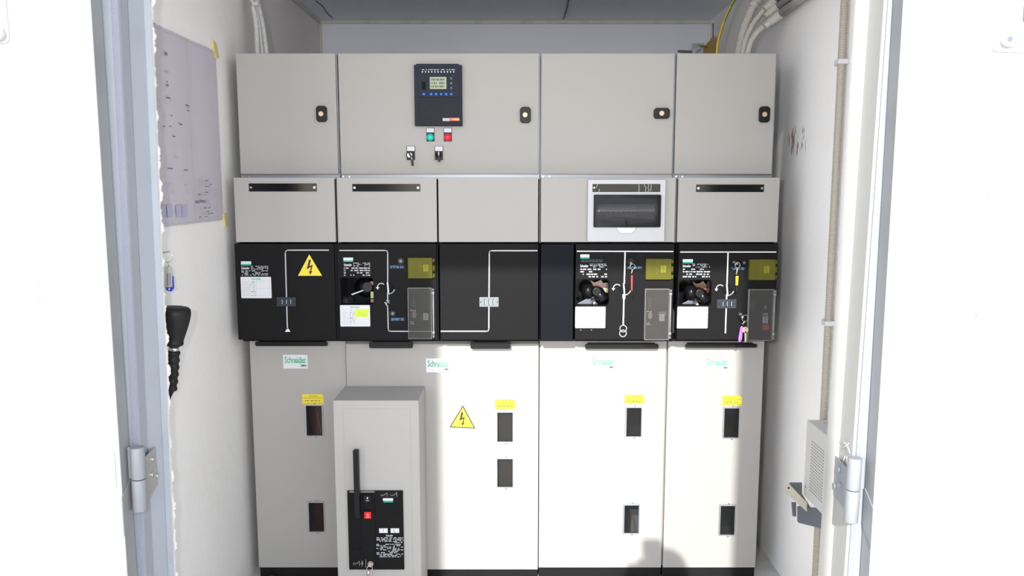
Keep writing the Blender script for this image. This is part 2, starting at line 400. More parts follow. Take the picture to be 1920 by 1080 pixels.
# left jamb profile in plan, from the hinge side to the room side
def jamb(name, pts, mats):
    m = MB(); n = len(pts)
    for i in range(n - 1):
        (xa, ya), (xb, yb) = pts[i], pts[i + 1]
        m.add([(xa, ya, 0), (xb, yb, 0), (xb, yb, ZT + .03), (xa, ya, ZT + .03)], [(0, 1, 2, 3)], mats[i])
    o = m.build(name, fixn=False); o['kind'] = 'structure'
    sm = o.modifiers.new('thick', 'SOLIDIFY'); sm.thickness = 0.002; sm.offset = 0
    # denser in z so the lean is a clean shear
    return lean(o)
LJ = [(-1.05, -.865), (fx(233, -.865), -.865), (fx(245, -.862), -.862), (fx(247, -.858), -.853), (fx(262, -.80), -.80), (fx(264, -.795), -.797), (fx(291, -.745), -.745), (fx(293, -.742), -.745), (fx(303, -.742), -.742), (fx(303, -.742) - .03, -.705), (-1.05, -.705)]
jamb('trim_5', LJ, ['frame_paint', 'frame_edge', 'frame_paint', 'frame_paint', 'galv', 'frame_paint', 'galv', 'frame_paint', 'frame_paint', 'frame_paint'])
RJ = [(1.0, -.865), (fx(1636, -.865), -.865), (fx(1628, -.862), -.862), (fx(1627, -.855), -.852), (fx(1620, -.850), -.850), (fx(1594, -.765), -.765), (fx(1569, -.762), -.762), (fx(1569, -.762) + .035, -.705), (1.0, -.705)]
jamb('trim_6', RJ, ['frame_paint', 'frame_edge', 'frame_paint', 'breaker_paint', 'right_reveal', 'breaker_paint', 'frame_paint', 'frame_paint'])
m = MB(); m.box(JL + .02, JR - .01, YO - .005, YI - .005, ZT - .02, ZT + .03, 'frame_paint'); struct(m, 'trim_7')
# bead of expanding foam squeezed out along the left jamb
m = MB(); rd = random.Random(5); vs = []; N = 420
for i in range(N + 1):
    z = .02 + (ZT - .06) * i / N; xj = fx(304, -.705) + .0135 * (z - 1.25)
    bulge = max(0.0, .001 + .003 * math.sin(z * 13) + .0035 * math.sin(z * 61 + 1) + .002 * math.sin(z * 140) + rd.uniform(-.002, .004))
    for k in range(7):
        a = math.pi * k / 6; vs.append((xj - .006 + math.sin(a) * (bulge + .0035), -.6905 + math.cos(a) * .010, z))
fs = [(i * 7 + k, i * 7 + k + 1, (i + 1) * 7 + k + 1, (i + 1) * 7 + k) for i in range(N) for k in range(6)]
m.add(vs, fs, 'foam', True)
tag(m.build('foam_bead'), 'lumpy white bead of hardened foam along the left door frame', 'sealing foam')

# ------------------------------------------------------------------ the two door leaves, swung fully open
YD = -0.93
def leaf(name, xi, sgn):
    """xi: hinge side edge, sgn: direction the leaf extends"""
    m = MB(); xo = xi + sgn * .93; a, b = min(xi, xo), max(xi, xo); m.box(a, b, YD, YD + .004, .03, 2.38, 'door_paint'); m.box(a + .0004, b - .0004, YD + .004, YD + .055, .031, 2.379, 'door_edge_shaded')
    o = m.build(name, None, .001); o['kind'] = 'structure'
    return o
d1 = leaf('door_1', fx(204, YD), -1); d2 = leaf('door_2', fx(1662, YD), 1)
def pt(px, py, Y): x, z = W(px, py, Y); return Vector((x, Y, z))
def hex_bolt(parent, px, py, Y, r, label=None):
    x, z = W(px, py, Y); m = MB()
    m.disc(x, z, Y - .014, Y, r, 'door_paint', 28)
    m.prism([(x + r * .42 * math.cos(R(60 * k + 10)), z + r * .42 * math.sin(R(60 * k + 10))) for k in range(6)], Y - .0146, Y - .0138, 'galv_dark')
    m.build('bolt', parent, .0015, label)
# door 1: latch plate, pressed slot, studs
x, z = W(19, 82, YD); m = MB(); m.prism(rrect(x - .16, x, z, z + .30, .014), YD - .004, YD, 'door_paint'); m.build('latch_plate', d1, .001)
hex_bolt(d1, -4, 62, YD - .004, .020)
def slot_px(parent, px, y0, y1, wpx):
    a, za = W(px, y1, YD); b, zb = W(px + wpx, y0, YD); m = MB()
    m.prism(rrect(a, b, za, zb, .004), YD - .003, YD, 'door_paint'); m.build('pressed_slot', parent, .001)
slot_px(d1, 203, 845, 913, 12); slot_px(d2, 1641, 866, 929, 14)
for px, py, r in ((68, 530, .0095), (74, 565, .004)):
    x, z = W(px, py, YD); m = MB(); m.ball((x, YD, z), (r, r * .7, r), 'door_paint' if r > .005 else 'galv', 14, 8); m.build('stud', d1)
for px, py in ((1853, 365), (1831, 589)):
    x, z = W(px, py, YD); m = MB(); m.ball((x, YD, z), (.0045, .0045, .0045), 'galv', 12, 8); m.build('stud', d2)
# scratches and chips in the paint of the left leaf
m = MB(); rd = random.Random(3)
for px, py, L, a in ((62, 115, 24, -55), (30, 320, 10, 10), (75, 475, 40, -85), (70, 420, 30, 95), (58, 790, 60, 88), (8, 123, 8, 20), (160, 18, 10, 20)):
    p = [(px + L * t * math.cos(R(a)) + rd.uniform(-1, 1), py - L * t * math.sin(R(a))) for t in (0, .5, 1)]
    m.prib(p, .8, YD, 'chalk', .0006)
for px, py in ((130, 1031), (233, 1075), (63, 1000)): m.prib([(px - 4, py + 2), (px + 4, py - 2)], 2.2, YD, 'dust', .0006)
m.build('paint_scratches', d1)
# door 2 latch plate with the recess
x, z = W(1858, 98, YD); m = MB(); m.prism(rrect(x, x + .17, z, z + .30, .014), YD - .004, YD, 'door_paint'); m.build('latch_plate', d2, .001)
xa, za = W(1898, 84, YD); m = MB(); m.prism(rrect(xa, xa + .10, za, za + .26, .010), YD - .0052, YD - .004, 'frame_paint'); m.build('latch_recess', d2, label='grey recessed field of the latch plate')
xa, za = W(1914, 44, YD); m = MB(); m.prism(rrect(xa, xa + .07, za, za + .24, .012), YD - .022, YD - .005, 'galv'); m.build('latch_handle', d2, .004)
hex_bolt(d2, 1887, 75, YD - .004, .0175)
# hinges
def hinge(parent, cx, y0, y1, side, leafpx, door_px):
    Y = -.892; xt, zt = W(cx - side * 0, y0, Y); xb, zb = W(cx, y1, Y); xm, zm = W(cx, (y0 + y1) / 2, Y); r = .0185
    x0 = xm + .0135 * (zt - zm) ; x1 = xm + .0135 * (zb - zm)
    m = MB(); m.tube([(x0, Y, zt), (xm, Y, zm + .001)], r, 'hinge_grey', 24); m.box(min(x0, x0 + side * .026), max(x0, x0 + side * .026), Y - .004, Y + .004, zm + .001, zt, 'hinge_grey'); m.build('hinge_sleeve', parent, .002)
    m = MB(); m.tube([(xm, Y, zm - .001), (x1, Y, zb)], r, 'hinge_grey', 24); m.build('hinge_sleeve', parent, .002)
    # leaf screwed into the reveal of the jamb
    (pa, qa), (pb, qb) = leafpx; m = MB()
    ya, yb_ = -.862, -.752; xa = W(pa, qa, ya)[0]; xb2 = W(pb, qa, yb_)[0]; zlo = zm - .075; zhi = zm + .045
    n = Vector((yb_ - ya, -(xb2 - xa), 0)).normalized() * side * .003
    base = [(xa, ya), (xb2, yb_)]
    m.add([(xa, ya, zlo), (xb2, yb_, zlo + .012), (xb2, yb_, zhi + .006), (xa, ya, zhi)] + [(xa - n.x, ya - n.y, zlo), (xb2 - n.x, yb_ - n.y, zlo + .012), (xb2 - n.x, yb_ - n.y, zhi + .006), (xa - n.x, ya - n.y, zhi)],
          [(0, 1, 2, 3), (7, 6, 5, 4), (0, 4, 5, 1), (1, 5, 6, 2), (2, 6, 7, 3), (3, 7, 4, 0)], 'zinc' if side < 0 else 'hinge_grey')
    m.build('hinge_leaf', parent, .0015)
    for t, zz in ((.55, zm + .022), (.45, zm - .018), (.78, zm - .035)):
        c = Vector((xa + (xb2 - xa) * t, ya + (yb_ - ya) * t, zz)); nn = n.normalized(); m = MB()
        m.cyl(c - nn * .008, c + nn * .001, .0085, 'steel' if side < 0 else 'hinge_grey', 16); m.build('screw', parent, .001)
    # leaf wrapped round the edge of the door
    m = MB(); xe = door_px; sx = .0035 * -side
    m.prismx([(YD - .006, zb - .055), (YD + .050, zb - .012), (YD + .050, zm + .0), (YD - .006, zm - .035)], min(xe, xe + sx), max(xe, xe + sx), 'hinge_grey' if side > 0 else 'door_edge_shaded')
    m.build('hinge_leaf', parent, .001)
hinge(d1, 260, 838, 957, -1, ((268, 860), (296, 980)), fx(204, YD) )
hinge(d2, 1599, 858, 978, 1, ((1594, 860), (1564, 980)), fx(1662, YD))
# chalk marks on the right jamb
m = MB(); Yc = -.80
for p in ([(1578, 826), (1588, 833), (1594, 850)], [(1577, 843), (1592, 831)], [(1584, 856), (1578, 876), (1588, 874), (1588, 856)]):
    q = []
    for a, b in p:
        t = (a - 1570) / 26.0; yy = -.765 - .085 * max(0, min(1, (a - 1572) / 24.0)); x, z = W(a, b, yy - .004); q.append((x, yy - .004, z))
    m.tube(q, .0012, 'chalk', 5)
tag(m.build('chalk_mark'), 'white chalk scrawl on the right door frame above the hinge', 'chalk mark')

# ================================================================== SWITCHGEAR CABINETS
YU, YW, YV = 0.0, 0.10, 0.075       # upper panels, lower doors, low voltage boxes
ZS, ZP, ZTOP = .998, 1.362, 1.600   # bottom of black panels, their top, top of unit
Z0 = .048
def body(root, x0, x1):
    m = MB(); e = .003
    x0 += .0005; x1 -= .0005
    for xa in (x0 + .001, x1 - e - .001):
        m.box(xa, xa + e, YW + .022, .94, .048, ZS - .012, 'cabinet_paint'); m.box(xa, xa + e, .036, .94, ZS - .012, ZP, 'black_side'); m.box(xa, xa + e, .022, .94, ZP, ZTOP - .001, 'cabinet_paint')  # sides blackened beside the control panels so the shaded gaps read dark
    m.box(x0 + .001, x1 - .001, .937, .94, .048, ZTOP - .001, 'cabinet_paint')
    m.box(x0 + .001, x1 - .001, .004, .94, ZTOP - .004, ZTOP - .001, 'cabinet_paint')
    m.box(x0 + .004, x1 - .004, .45, .453, .05, ZTOP - .006, 'inner_dark')
    m.box(x0 + .004, x1 - .004, .14, .143, ZS, ZTOP - .006, 'inner_dark')
    m.build('body', root)
    m = MB(); m.box(x0 + .002, x1 - .002, .03, .14, ZS - .010, ZS - .002, 'black_side'); m.build('shelf', root)  # black colour carries the shadow under the control panels
    m = MB(); m.box(x0 + .002, x1 - .002, YW + .012, .93, 0, Z0 - .002, 'black_plastic'); m.build('plinth', root, .002)
def upper(root, px, slot=None):
    x0, x1, z0, z1 = PR(px[0], 333, px[1], 454, YU); m = MB()
    m.box(x0, x1, YU, YU + .020, z0, z1, 'cabinet_paint'); u = m.build('upper_panel', root, .0018)
    if slot:
        m = MB(); m.dec(slot[0], slot[1], slot[2], slot[3], YU, 'gloss_black', .0025, .0022)
        m.build('label_slot', u, .0005)
        for sx in (slot[0] + 4, slot[2] - 4):
            x, z = W(sx, (slot[1] + slot[3]) / 2, YU); m = MB(); m.disc(x, z, YU - .0045, YU - .002, .0042, 'steel', 14); m.build('screw', u)
    return u
def black(root, a, c, holes=(), b=457, d=637, mt='black_panel', right=None, name='control_panel'):
    x0, x1, z0, z1 = PR(a, b, c, d, YU); m = MB(); m.plate(x0, x1, YU, YU + .035, z0, z1, [PR(*h, YU) for h in holes], mt)
    if right:   # darker bare side strip beside the face
        m.box(x1, x1 + right, YU + .006, YU + .035, z0, z1, 'black_side')
    return m.build(name, root, .0015)
def mimic(p, build):
    m = MB(); build(m); return m.build('mimic_line', p)
def nameplate(p, a, b, c, d, seed, small=True):
    m = MB(); m.text('Schneider', a, b + 2, a + (c - a) * .30, b + 7, YU, 'print_white', True); 
    m.lines(a + (c - a) * .36, b, c, b + 8, 3, YU, 'print_grey', seed, hgt=.5); m.lines(a, b + 8.5, c, d, 4, YU, 'print_grey', seed + 1, hgt=.5)
    m.build('nameplate', p, label='small print of grey type data')
def eco(p, a, b, c, d):
    m = MB(); m.dec(a, b, c, d - 3, YU, 'sticker_grey', .0014); m.dec(a, d - 3, c, d, YU, 'print_green', .0014); m.lines(a + 3, b + 1, c - 3, d - 4, 1, YU, 'print_faint', 4, .0018)
    m.build('green_sticker', p)
def serial(p, a, b, c, d, seed, lime=None):
    m = MB(); x0, x1, z0, z1 = PR(a, b, c, d, YU); m.prism(rrect(x0, x1, z0, z1, .003), YU - .0016, YU - .0004, 'paper_white')
    w_ = c - a; m.text('Schneider', a + w_ * .34, b + 2, a + w_ * .66, b + 5.5, YU, 'print_green', True, .0020)
    m.lines(a + 3, b + 8, a + w_ * .30, d - 3, 8, YU, 'print_faint', seed, .0020, .9, hgt=.28); m.lines(a + w_ * .32, b + 8, a + w_ * .48, d - 3, 8, YU, 'print_dark', seed + 3, .0020, .55, hgt=.3)
    for yy in (b + 8, (b + d) / 2 + 2, d - 5): m.prib([(a + w_ * .50, yy), (c - 3, yy)], .35, YU, 'print_faint', .0020)
    for xx in (a + w_ * .50, c - 3): m.prib([(xx, b + 8), (xx, d - 5)], .35, YU, 'print_faint', .0020)
    o = m.build('data_label', p, label='white type label with small print')
    if lime:
        m = MB(); m.dec(*lime, YU, 'sticker_lime', .0028); m.lines(lime[0] + 4, lime[1] + 5, lime[2] - 3, lime[3] - 2, 2, YU, 'print_green', 8, .0030, hgt=.25); m.build('lime_sticker', p)
    return o
def indicator(p, a, b, c, d, bright=False):
    m = MB(); m.dec(a, b, c, d, YU, 'indicator_pale' if bright else 'galv_indicator', .004, .0035)
    o = m.build('voltage_indicator', p, .0006)
    cx, cy, s_ = (a + c) / 2, (b + d) / 2, (c - a) / 36
    m = MB()
    for k in (-1, 0, 1):
        m.prib([(cx + k * 8 * s_, cy - 5), (cx + k * 8 * s_, cy + 5)], 1.6, YU, 'black_plastic', .0052)
        m.prib([(cx + k * 8 * s_ + .8, cy - 4), (cx + k * 8 * s_ + .8, cy + 4)], .7, YU, 'sticker_grey', .0056)
    for sx in (a + 2.5, c - 2.5): x, z = W(sx, cy, YU); m.disc(x, z, YU - .0056, YU - .004, .0022, 'black_plastic', 10)
    m.build('indicator_socket', p)
def disc_symbol(p, cx, cy, r=9.5):
    x, z = W(cx, cy, YU); m = MB(); m.disc(x, z, YU - .004, YU, r * 2.95 / F, 'black_side', 28); m.build('rotary_disc', p, .0008)
    m = MB(); u = 2.95 / F; X, Z = W(cx - 13, cy - 1, YU)
    m.ribbon(arc(X, Z, 7 * u, 35, 180, 8), 1.6 * u, YU, 'print_white', .0014)
    m.prism([(X - 7 * u - 3.2 * u, Z - .5 * u), (X - 7 * u + 3.2 * u, Z - .5 * u), (X - 7 * u, Z - 5 * u)], YU - .0014, YU - .0004, 'print_white')
    m.ribbon(arc(x, z + 1 * u, 13 * u, 275, 335, 8), 1.8 * u, YU, 'print_white', .0050)
    m.ribbon([W(cx - 1, cy - 9, YU), W(cx + .5, cy + 9, YU)], 2.6 * u, YU, 'print_white', .0050)
    m.build('switch_symbol', p)
def yellow_cover(p, a, b, c, d):
    # what is behind the cover
    h = (b + d) / 2; k = (c - a) / 50; m = MB(); m.dec(a + 19 * k, h - 12, a + 24 * k, h + 12, YU, 'inner_dark', .003, .0028); m.build('lever_slot', p)
    m = MB(); m.dec(a + 28 * k, h - 6, a + 38 * k, h + 7, YU, 'sticker_grey', .0014); m.ribbon([W(a + 33 * k, h - 5, YU), W(a + 31.5 * k, h - 1, YU), W(a + 34.5 * k, h + 2, YU), W(a + 33 * k, h + 6, YU)], .0015, YU, 'print_dark', .0018); m.build('switch_label', p)
    x0, x1, z0, z1 = PR(a, b, c - 4, d, YU); m = MB()
    m.box(x0, x1, YU - .016, YU - .0145, z0, z1, 'cover_yellow')
    for q in ((x0, x0 + .0018, z0, z1), (x1 - .0018, x1, z0, z1), (x0, x1, z0, z0 + .0018), (x0, x1, z1 - .0018, z1)): m.box(q[0], q[1], YU - .0145, YU - .0005, q[2], q[3], 'cover_yellow')
    m.build('lock_cover', p, label='see-through yellow cover')
    m = MB(); X = PR(c - 4, b, c - 1, d, YU)
    for f0, f1 in ((.03, .22), (.36, .64), (.78, .97)): m.cyl(((X[0] + X[1]) / 2 + .002, YU - .010, z0 + (z1 - z0) * f0), ((X[0] + X[1]) / 2 + .002, YU - .010, z0 + (z1 - z0) * f1), .0045, 'cover_yellow', 12)
    m.build('cover_hinge', p)
def clear_cover(p, a, b, c, d, kind):
    k = (c - a) / 50; m = MB(); sy = b + 17 if kind != 'red' else b + 20
    m.dec(a + 7 * k, sy, a + 13 * k, sy + 21, YU, 'inner_dark', .003, .0028); m.build('lever_slot', p)
    m = MB()
    if kind != 'red':
        x, z = W(a + 11 * k, sy + 34, YU); m.ball((x, YU, z), (.0085, .003, .014), 'dust', 14, 8)
        m.lines(a + 4 * k, sy + 24, a + 14 * k, sy + 28, 1, YU, 'print_white', 11, .0014); m.lines(a + 3 * k, sy + 46, a + 12 * k, sy + 52, 2, YU, 'print_white', 12, .0014)
        m.build('push_knob', p, label='worn brown knob')
    m = MB(); y0 = d - 47 if kind != 'red' else b + 51
    m.dec(a + 28 * k, y0, a + 38 * k, y0 + 13, YU, 'paper_white', .0014); m.ribbon([W(a + 33.5 * k, y0 + 2, YU), W(a + 32 * k, y0 + 5, YU), W(a + 34.5 * k, y0 + 8, YU), W(a + 33 * k, y0 + 11, YU)], .0014, YU, 'print_dark', .0018)
    m.build('switch_label', p)
    if kind == 'red':
        m = MB(); m.dec(a + 28 * k, y0 + 14.5, a + 40 * k, y0 + 26, YU, 'print_red', .0014); x, z = W(a + 34 * k, y0 + 19, YU); m.disc(x, z, YU - .0018, YU - .001, .0018, 'print_white', 10); m.lines(a + 31 * k, y0 + 22, a + 37 * k, y0 + 24, 1, YU, 'print_white', 3, .0018); m.build('red_label', p)
        m = MB(); m.dec(a + 29 * k, y0 - 6, a + 38 * k, y0 - 2, YU, 'print_grey', .0014); m.lines(a + 31 * k, y0 - 20, a + 36 * k, y0 - 13, 2, YU, 'print_grey', 9, .0014); m.build('small_print', p)
    x0, x1, z0, z1 = PR(a, b, c - 5, d, YU); m = MB()
    m.box(x0, x1, YU - .016, YU - .0145, z0, z1, 'cover_clear')
    for q in ((x0, x0 + .0012, z0, z1), (x1 - .0012, x1, z0, z1), (x0, x1, z0, z0 + .0012), (x0, x1, z1 - .0012, z1)): m.box(q[0], q[1], YU - .0165, YU - .0005, q[2], q[3], 'cover_rim')
    m.build('clear_cover', p, label='see-through colourless cover')
    X = PR(c - 4, b, c, d, YU); xm = (X[0] + X[1]) / 2; m = MB(); m.cyl((xm, YU - .008, z0 + .008), (xm, YU - .008, z1 - .008), .0028, 'cover_rim', 10)
    for f in (.04, .12, .90, .96): m.cyl((xm, YU - .009, z0 + (z1 - z0) * f - .005), (xm, YU - .009, z0 + (z1 - z0) * f + .005), .0048, 'galv_dark' if f in (.04, .96) else 'cover_rim', 10)
    m.build('cover_hinge', p)
def keyhole(p, cx, cy, lab, r=7):
    x, z = W(cx, cy, YU); u = 2.95 / F; m = MB(); m.disc(x, z, YU - .010, YU, r * u, 'black_plastic', 24); m.disc(x, z, YU - .012, YU - .010, r * .45 * u, 'key_grey', 16)
    m.build('keyhole', p, .001)
    if lab:
        m = MB(); a, b, c, d = lab; m.dec(a, b, c, d, YU, 'black_plastic', .0012); m.lines(a + 2, b + 1, a + (c - a) * .62, d - 1, 2, YU, 'print_blue', int(cx), .0018, .9); m.lines(a + (c - a) * .70, b + 1, c - 3, d - 1, 2, YU, 'print_blue', int(cy), .0018, .9); m.build('blue_print', p)
def cavity(p, a, b, c, d, style):
    """operating-shaft recess: dark box, lever socket, cable glands"""
    x0, x1, z0, z1 = PR(a, b, c, d, YU); m = MB(); e = .002
    m.box(x0 - e, x0, .035, .125, z0 - e, z1 + e, 'gloss_black'); m.box(x1, x1 + e, .035, .125, z0 - e, z1 + e, 'gloss_black')
    m.box(x0 - e, x1 + e, .035, .125, z0 - e, z0, 'gloss_black'); m.box(x0 - e, x1 + e, .035, .125, z1, z1 + e, 'gloss_black'); m.box(x0 - e, x1 + e, .123, .125, z0 - e, z1 + e, 'gloss_black')
    m.build('recess', p)
    # rounded corners on the right of the cut-out
    for zc, sg in ((z1, -1), (z0, 1)):
        r = .012; pts = [(x1, zc), (x1 - r, zc)] + [(x1 - r + r * math.sin(R(t)), zc + sg * r - sg * r * math.cos(R(t))) for t in range(0, 91, 15)]
        m = MB(); m.prism(pts, YU + .0006, YU + .034, 'black_panel'); m.build('cutout_corner', p)
    u = 2.95 / F
    if style == 'cone':
        cx, cz = W(679, 541, YU); m = MB(); m.tube([(cx - .006, .10, cz - .004), (cx + .004, .06, cz), (cx + .012, .030, cz + .002), (cx + .018, .012, cz + .004)], [.043, .040, .030, .018], 'gloss_black', 24); m.build('lever_socket', p)
        m = MB(); m.prism([W(659, 551, .01), W(681, 543, .01), W(682, 545, .01), W(661, 553, .01)], .004, .008, 'print_grey'); m.build('lever_edge', p)
        m = MB()
        for t, (aa, bb, cc, dd) in enumerate(((694, 528, 700, 534), (695, 547, 701, 559), (695, 561, 701, 567))): m = MB(); m.dec(aa, bb, cc, dd, .02, 'holo_rust' if t != 1 else 'holo_green', 0, .004); m.build('reflective_strip', p)
        pass
    else:
        ox, oy = (0, 0) if style == 'pink' else (193, 0)
        sx, sy = (0, 0) if style == 'pink' else (192, 3)
        def P(a_, b_, Y=.07): return W(a_ + sx, b_ + sy, Y)
        m = MB(); star = [(1108, 527), (1115, 531), (1121, 529), (1126, 526), (1130, 532), (1137, 531), (1135, 541), (1135, 547), (1126, 552), (1116, 562), (1110, 560), (1108, 554), (1115, 545), (1114, 537)]
        cxs = sum(a_ for a_, b_ in star) / len(star); cys = sum(b_ for a_, b_ in star) / len(star)
        m.prism([W(cxs + sx + (a_ - cxs) * 1.12, cys + sy + (b_ - cys) * 1.12, .09) for a_, b_ in star], .090, .092, 'holo_green')
        m.prism([P(a_, b_, .088) for a_, b_ in star], .087, .090, 'holo_pink' if style == 'pink' else 'holo_rust'); m.build('reflective_sheet', p)
        m = MB(); c1 = P(1102, 545); m.ball((c1[0], .06, c1[1]), (.026, .030, .032), 'gloss_black', 24, 14); m.build('lever_knob', p)
        m = MB(); c1 = P(1119, 545, .05); c2 = P(1134, 566, .02); m.tube([(c1[0], .065, c1[1]), (c1[0] + .004, .045, c1[1] - .004), (c2[0], .025, c2[1])], [.019, .023, .021], 'gloss_black', 24); m.build('lever_socket', p)
        m = MB(); c1 = P(1120, 549, .04); m.tube([(c1[0] - .004, .030, c1[1] + .006), (c1[0] - .004, .020, c1[1] + .006)], .0165, 'black_plastic', 24); m.build('socket_ring', p, .003)
        m = MB(); m.prism([P(1083, 572, .02), P(1112, 553, .06), P(1112, 560, .06), P(1124, 573, .02)], .050, .054, 'key_grey'); m.build('guide_plate', p, .001)
        m = MB(); c1 = P(1112, 566, .04); m.tube([(c1[0], .05, c1[1] + .006), (c1[0] + .006, .02, c1[1] - .008)], [.010, .007], 'steel', 14); m.build('shaft', p)
def grip(root, a, b, c, d, Y=YW):
    """black grab ledge on the top edge of a lower door"""
    x0, x1, z0, z1 = PR(a, b, c, d, Y - .03); m = MB()
    m.prism(rrect(x0, x1, z0, z1, .006, 3), Y - .030, Y - .024, 'black_plastic'); m.box(x0 + .012, x1 - .012, Y - .024, Y + .004, z1 - .006, z1, 'black_plastic')
    return m.build('grab_handle', root, .0012)
def window(door, a, b, c, d, Y, first=True):
    x0, x1, z0, z1 = PR(a, b, c, d, Y); m = MB(); e = .0055
    m.plate(x0, x1, Y - .003, Y + .004, z0, z1, [(x0 + e, x1 - e * .7, z0 + e * .6, z1 - e)], 'galv'); xm = (x0 + x1) / 2
    for zz in (z1 + .003, z0 - .003): m.disc(xm + .004, zz, Y - .003, Y, .0032, 'galv_dark', 10)
    m.build('window_frame', door, .0006)
    m = MB(); m.box(x0 + e, x1 - e * .7, Y + .002, Y + .004, z0 + e * .6, z1 - e, 'pane'); m.build('window_pane', door)
def caution(door, a, b, c, d, Y):
    x0, x1, z0, z1 = PR(a, b, c, d, Y); m = MB(); m.prism([(x0, z0), (x1, z0), (x1, z1 - .008), (x1 - .007, z1), (x0, z1)], Y - .0014, Y - .0004, 'sticker_yellow')
    m.lines(a + 12, b + 2, c - 12, b + 5, 1, Y, 'brass_worn', 1, .0018, .95, hgt=.5); m.lines(a + 2, b + 6, c - 2, b + 8, 1, Y, 'brass_worn', 2, .0018, .95); m.lines(a + 5, b + 11, c - 6, b + 13.5, 1, Y, 'print_dark', 3, .0018, .95); m.lines(a + 2, d - 3, c - 2, d - 1, 1, Y, 'brass_worn', 4, .0018, .95)
    m.build('caution_sticker', door)
def brand(door, a, b, Y, wd=46, h=26):
    m = MB(); m.dec(a, b, a + wd, b + h, Y, 'sticker_grey', .0012)
    m.text('Schneider', a + 3, b + 3.5, a + 43, b + 15.5, Y, 'print_green', True); m.text('Electric', a + 21, b + 11.8, a + 43, b + 15.8, Y, 'print_green', False, .0018); m.text('SM6', a + 32, b + 18, a + 44, b + 22.5, Y, 'print_dark', True)
    m.build('brand_sticker', door)
def ldoor(root, x0, x1, zt, holes, Y=YW, top=0.0):
    m = MB(); m.plate(x0, x1, Y, Y + .020, Z0, zt, [PR(*h, Y) for h in holes], 'cabinet_paint')
    if top: m.prismx([(Y, zt), (Y + top, zt + top * .55), (Y + .02, zt)], x0, x1, 'cabinet_paint')
    return m.build('lower_door', root, .0018)
def triangle(p, pts, Y, border):
    (ax, ay), (bx, by), (cx, cy) = pts; m = MB(); P3 = [W(*q, Y) for q in pts]
    g = (sum(q[0] for q in P3) / 3, sum(q[1] for q in P3) / 3)
    if border:
        m.prism(P3, Y - .0014, Y - .0004, 'print_dark'); P3i = [(g[0] + (q[0] - g[0]) * .88, g[1] + (q[1] - g[1]) * .88) for q in P3]
        m.prism(P3i, Y - .0020, Y - .0010, 'sticker_yellow')
    else: m.prism(P3, Y - .0020, Y - .0004, 'sticker_yellow')
    # flash with an arrow head, measured in a 143 x 125 box whose apex is (68,0)
    bolt = [(65, 30), (78, 32), (69, 68), (88, 60), (79, 98), (86, 98), (72, 120), (65, 96), (72, 99), (77, 73), (52, 88)]
    wpx, hpx = cx - bx, (by + cy) / 2 - ay; sc = .86 if border else 1; m.prism([W(bx + wpx / 2 + (u_ - 71.5) / 143 * wpx * sc, ay + hpx * (.62 + (v_ / 125 - .62) * sc), Y) for u_, v_ in bolt], Y - .0026, Y - .0012, 'print_dark')
    m.build('warning_sign', p, label='yellow triangle with a black lightning flash')
X0, X1, X2, X3, X4 = -1.020, -.643, .105, .603, .981
# ---- unit 1
u1 = thing('switchgear_cabinet', 'leftmost switchgear cabinet with yellow warning triangle on its black panel', 'electrical cabinet', ((X0 + X1) / 2, .5, 0), 'switchgear cabinets')
body(u1, X0, X1); upper(u1, (440, 628), (467, 344, 594, 359))
p = black(u1, 443, 628, (), 457, 637, right=.011)
mimic(p, lambda m: (m.ribbon([W(616, 469, YU), W(539, 469, YU), W(536, 471, YU), W(535, 474, YU), W(539, 617, YU)], .0042, YU, 'print_grey'), m.prism([W(534.5, 622, YU), W(544.5, 622, YU), W(539.5, 614, YU)], -.0012, -.0002, 'print_white')))
triangle(p, [(580, 477), (559, 517), (604, 517)], YU, False)
eco(p, 452, 490, 471, 498); nameplate(p, 453, 498, 503, 517, 10); serial(p, 452, 519, 509, 559, 20); indicator(p, 519, 557, 555, 574)
h1 = [(572, 758, 606, 818), (577, 940, 609, 998)]
dr = ldoor(u1, X0 + .002, X1 - .002, .980, h1)
for h in h1: window(dr, *h, YW)
brand(dr, 531, 665, YW); caution(dr, 567, 739, 607, 758, YW); grip(u1, 478, 641, 614, 649)
m = MB(); x, _ = W(592, 800, .24); m.cyl((x, .25, .06), (x, .25, .84), .023, 'red_tube', 20); m.build('power_cable', u1, label='red power cable behind the windows')
m = MB(); a = W(592, 765, .21); b = W(603, 815, .21); m.tube([(a[0], .205, a[1]), ((a[0] + b[0]) / 2 + .004, .205, (a[1] + b[1]) / 2), (b[0] + .005, .205, b[1] - .03)], .003, 'wire_yellow', 8, 'wire_green'); m.build('earth_wire', u1)
# ---- unit 2 (double width)
u2 = thing('switchgear_cabinet', 'double-width switchgear cabinet, second from the left, behind the free-standing circuit breaker', 'electrical cabinet', ((X1 + X2) / 2, .5, 0), 'switchgear cabinets')
body(u2, X1, X2); upper(u2, (633, 819), (661, 345, 788, 359)); upper(u2, (822, 1009))
p = black(u2, 634, 819, [(639, 521, 700, 571)], right=.006)
mimic(p, lambda m: (m.ribbon([W(637, 469.5, YU), W(723, 469.5, YU), W(726, 471, YU), W(727, 474, YU), W(727, 565, YU)], .0038, YU, 'print_grey'),
    m.ribbon([W(722, 567, YU), W(727, 575, YU), W(728, 617, YU), W(729, 620, YU), W(732, 621, YU), W(814, 621.5, YU)], .0038, YU, 'print_grey'),
    m.ribbon([W(724.5, 563, YU), W(730, 568.5, YU)], .002, YU, 'print_grey'), m.ribbon([W(730, 563, YU), W(724.5, 568.5, YU)], .002, YU, 'print_grey')))
eco(p, 644, 483, 662, 491); nameplate(p, 645, 492, 694, 518, 30); cavity(p, 639, 521, 700, 571, 'cone'); serial(p, 638, 572, 694, 612, 40, (666, 580, 691, 594))
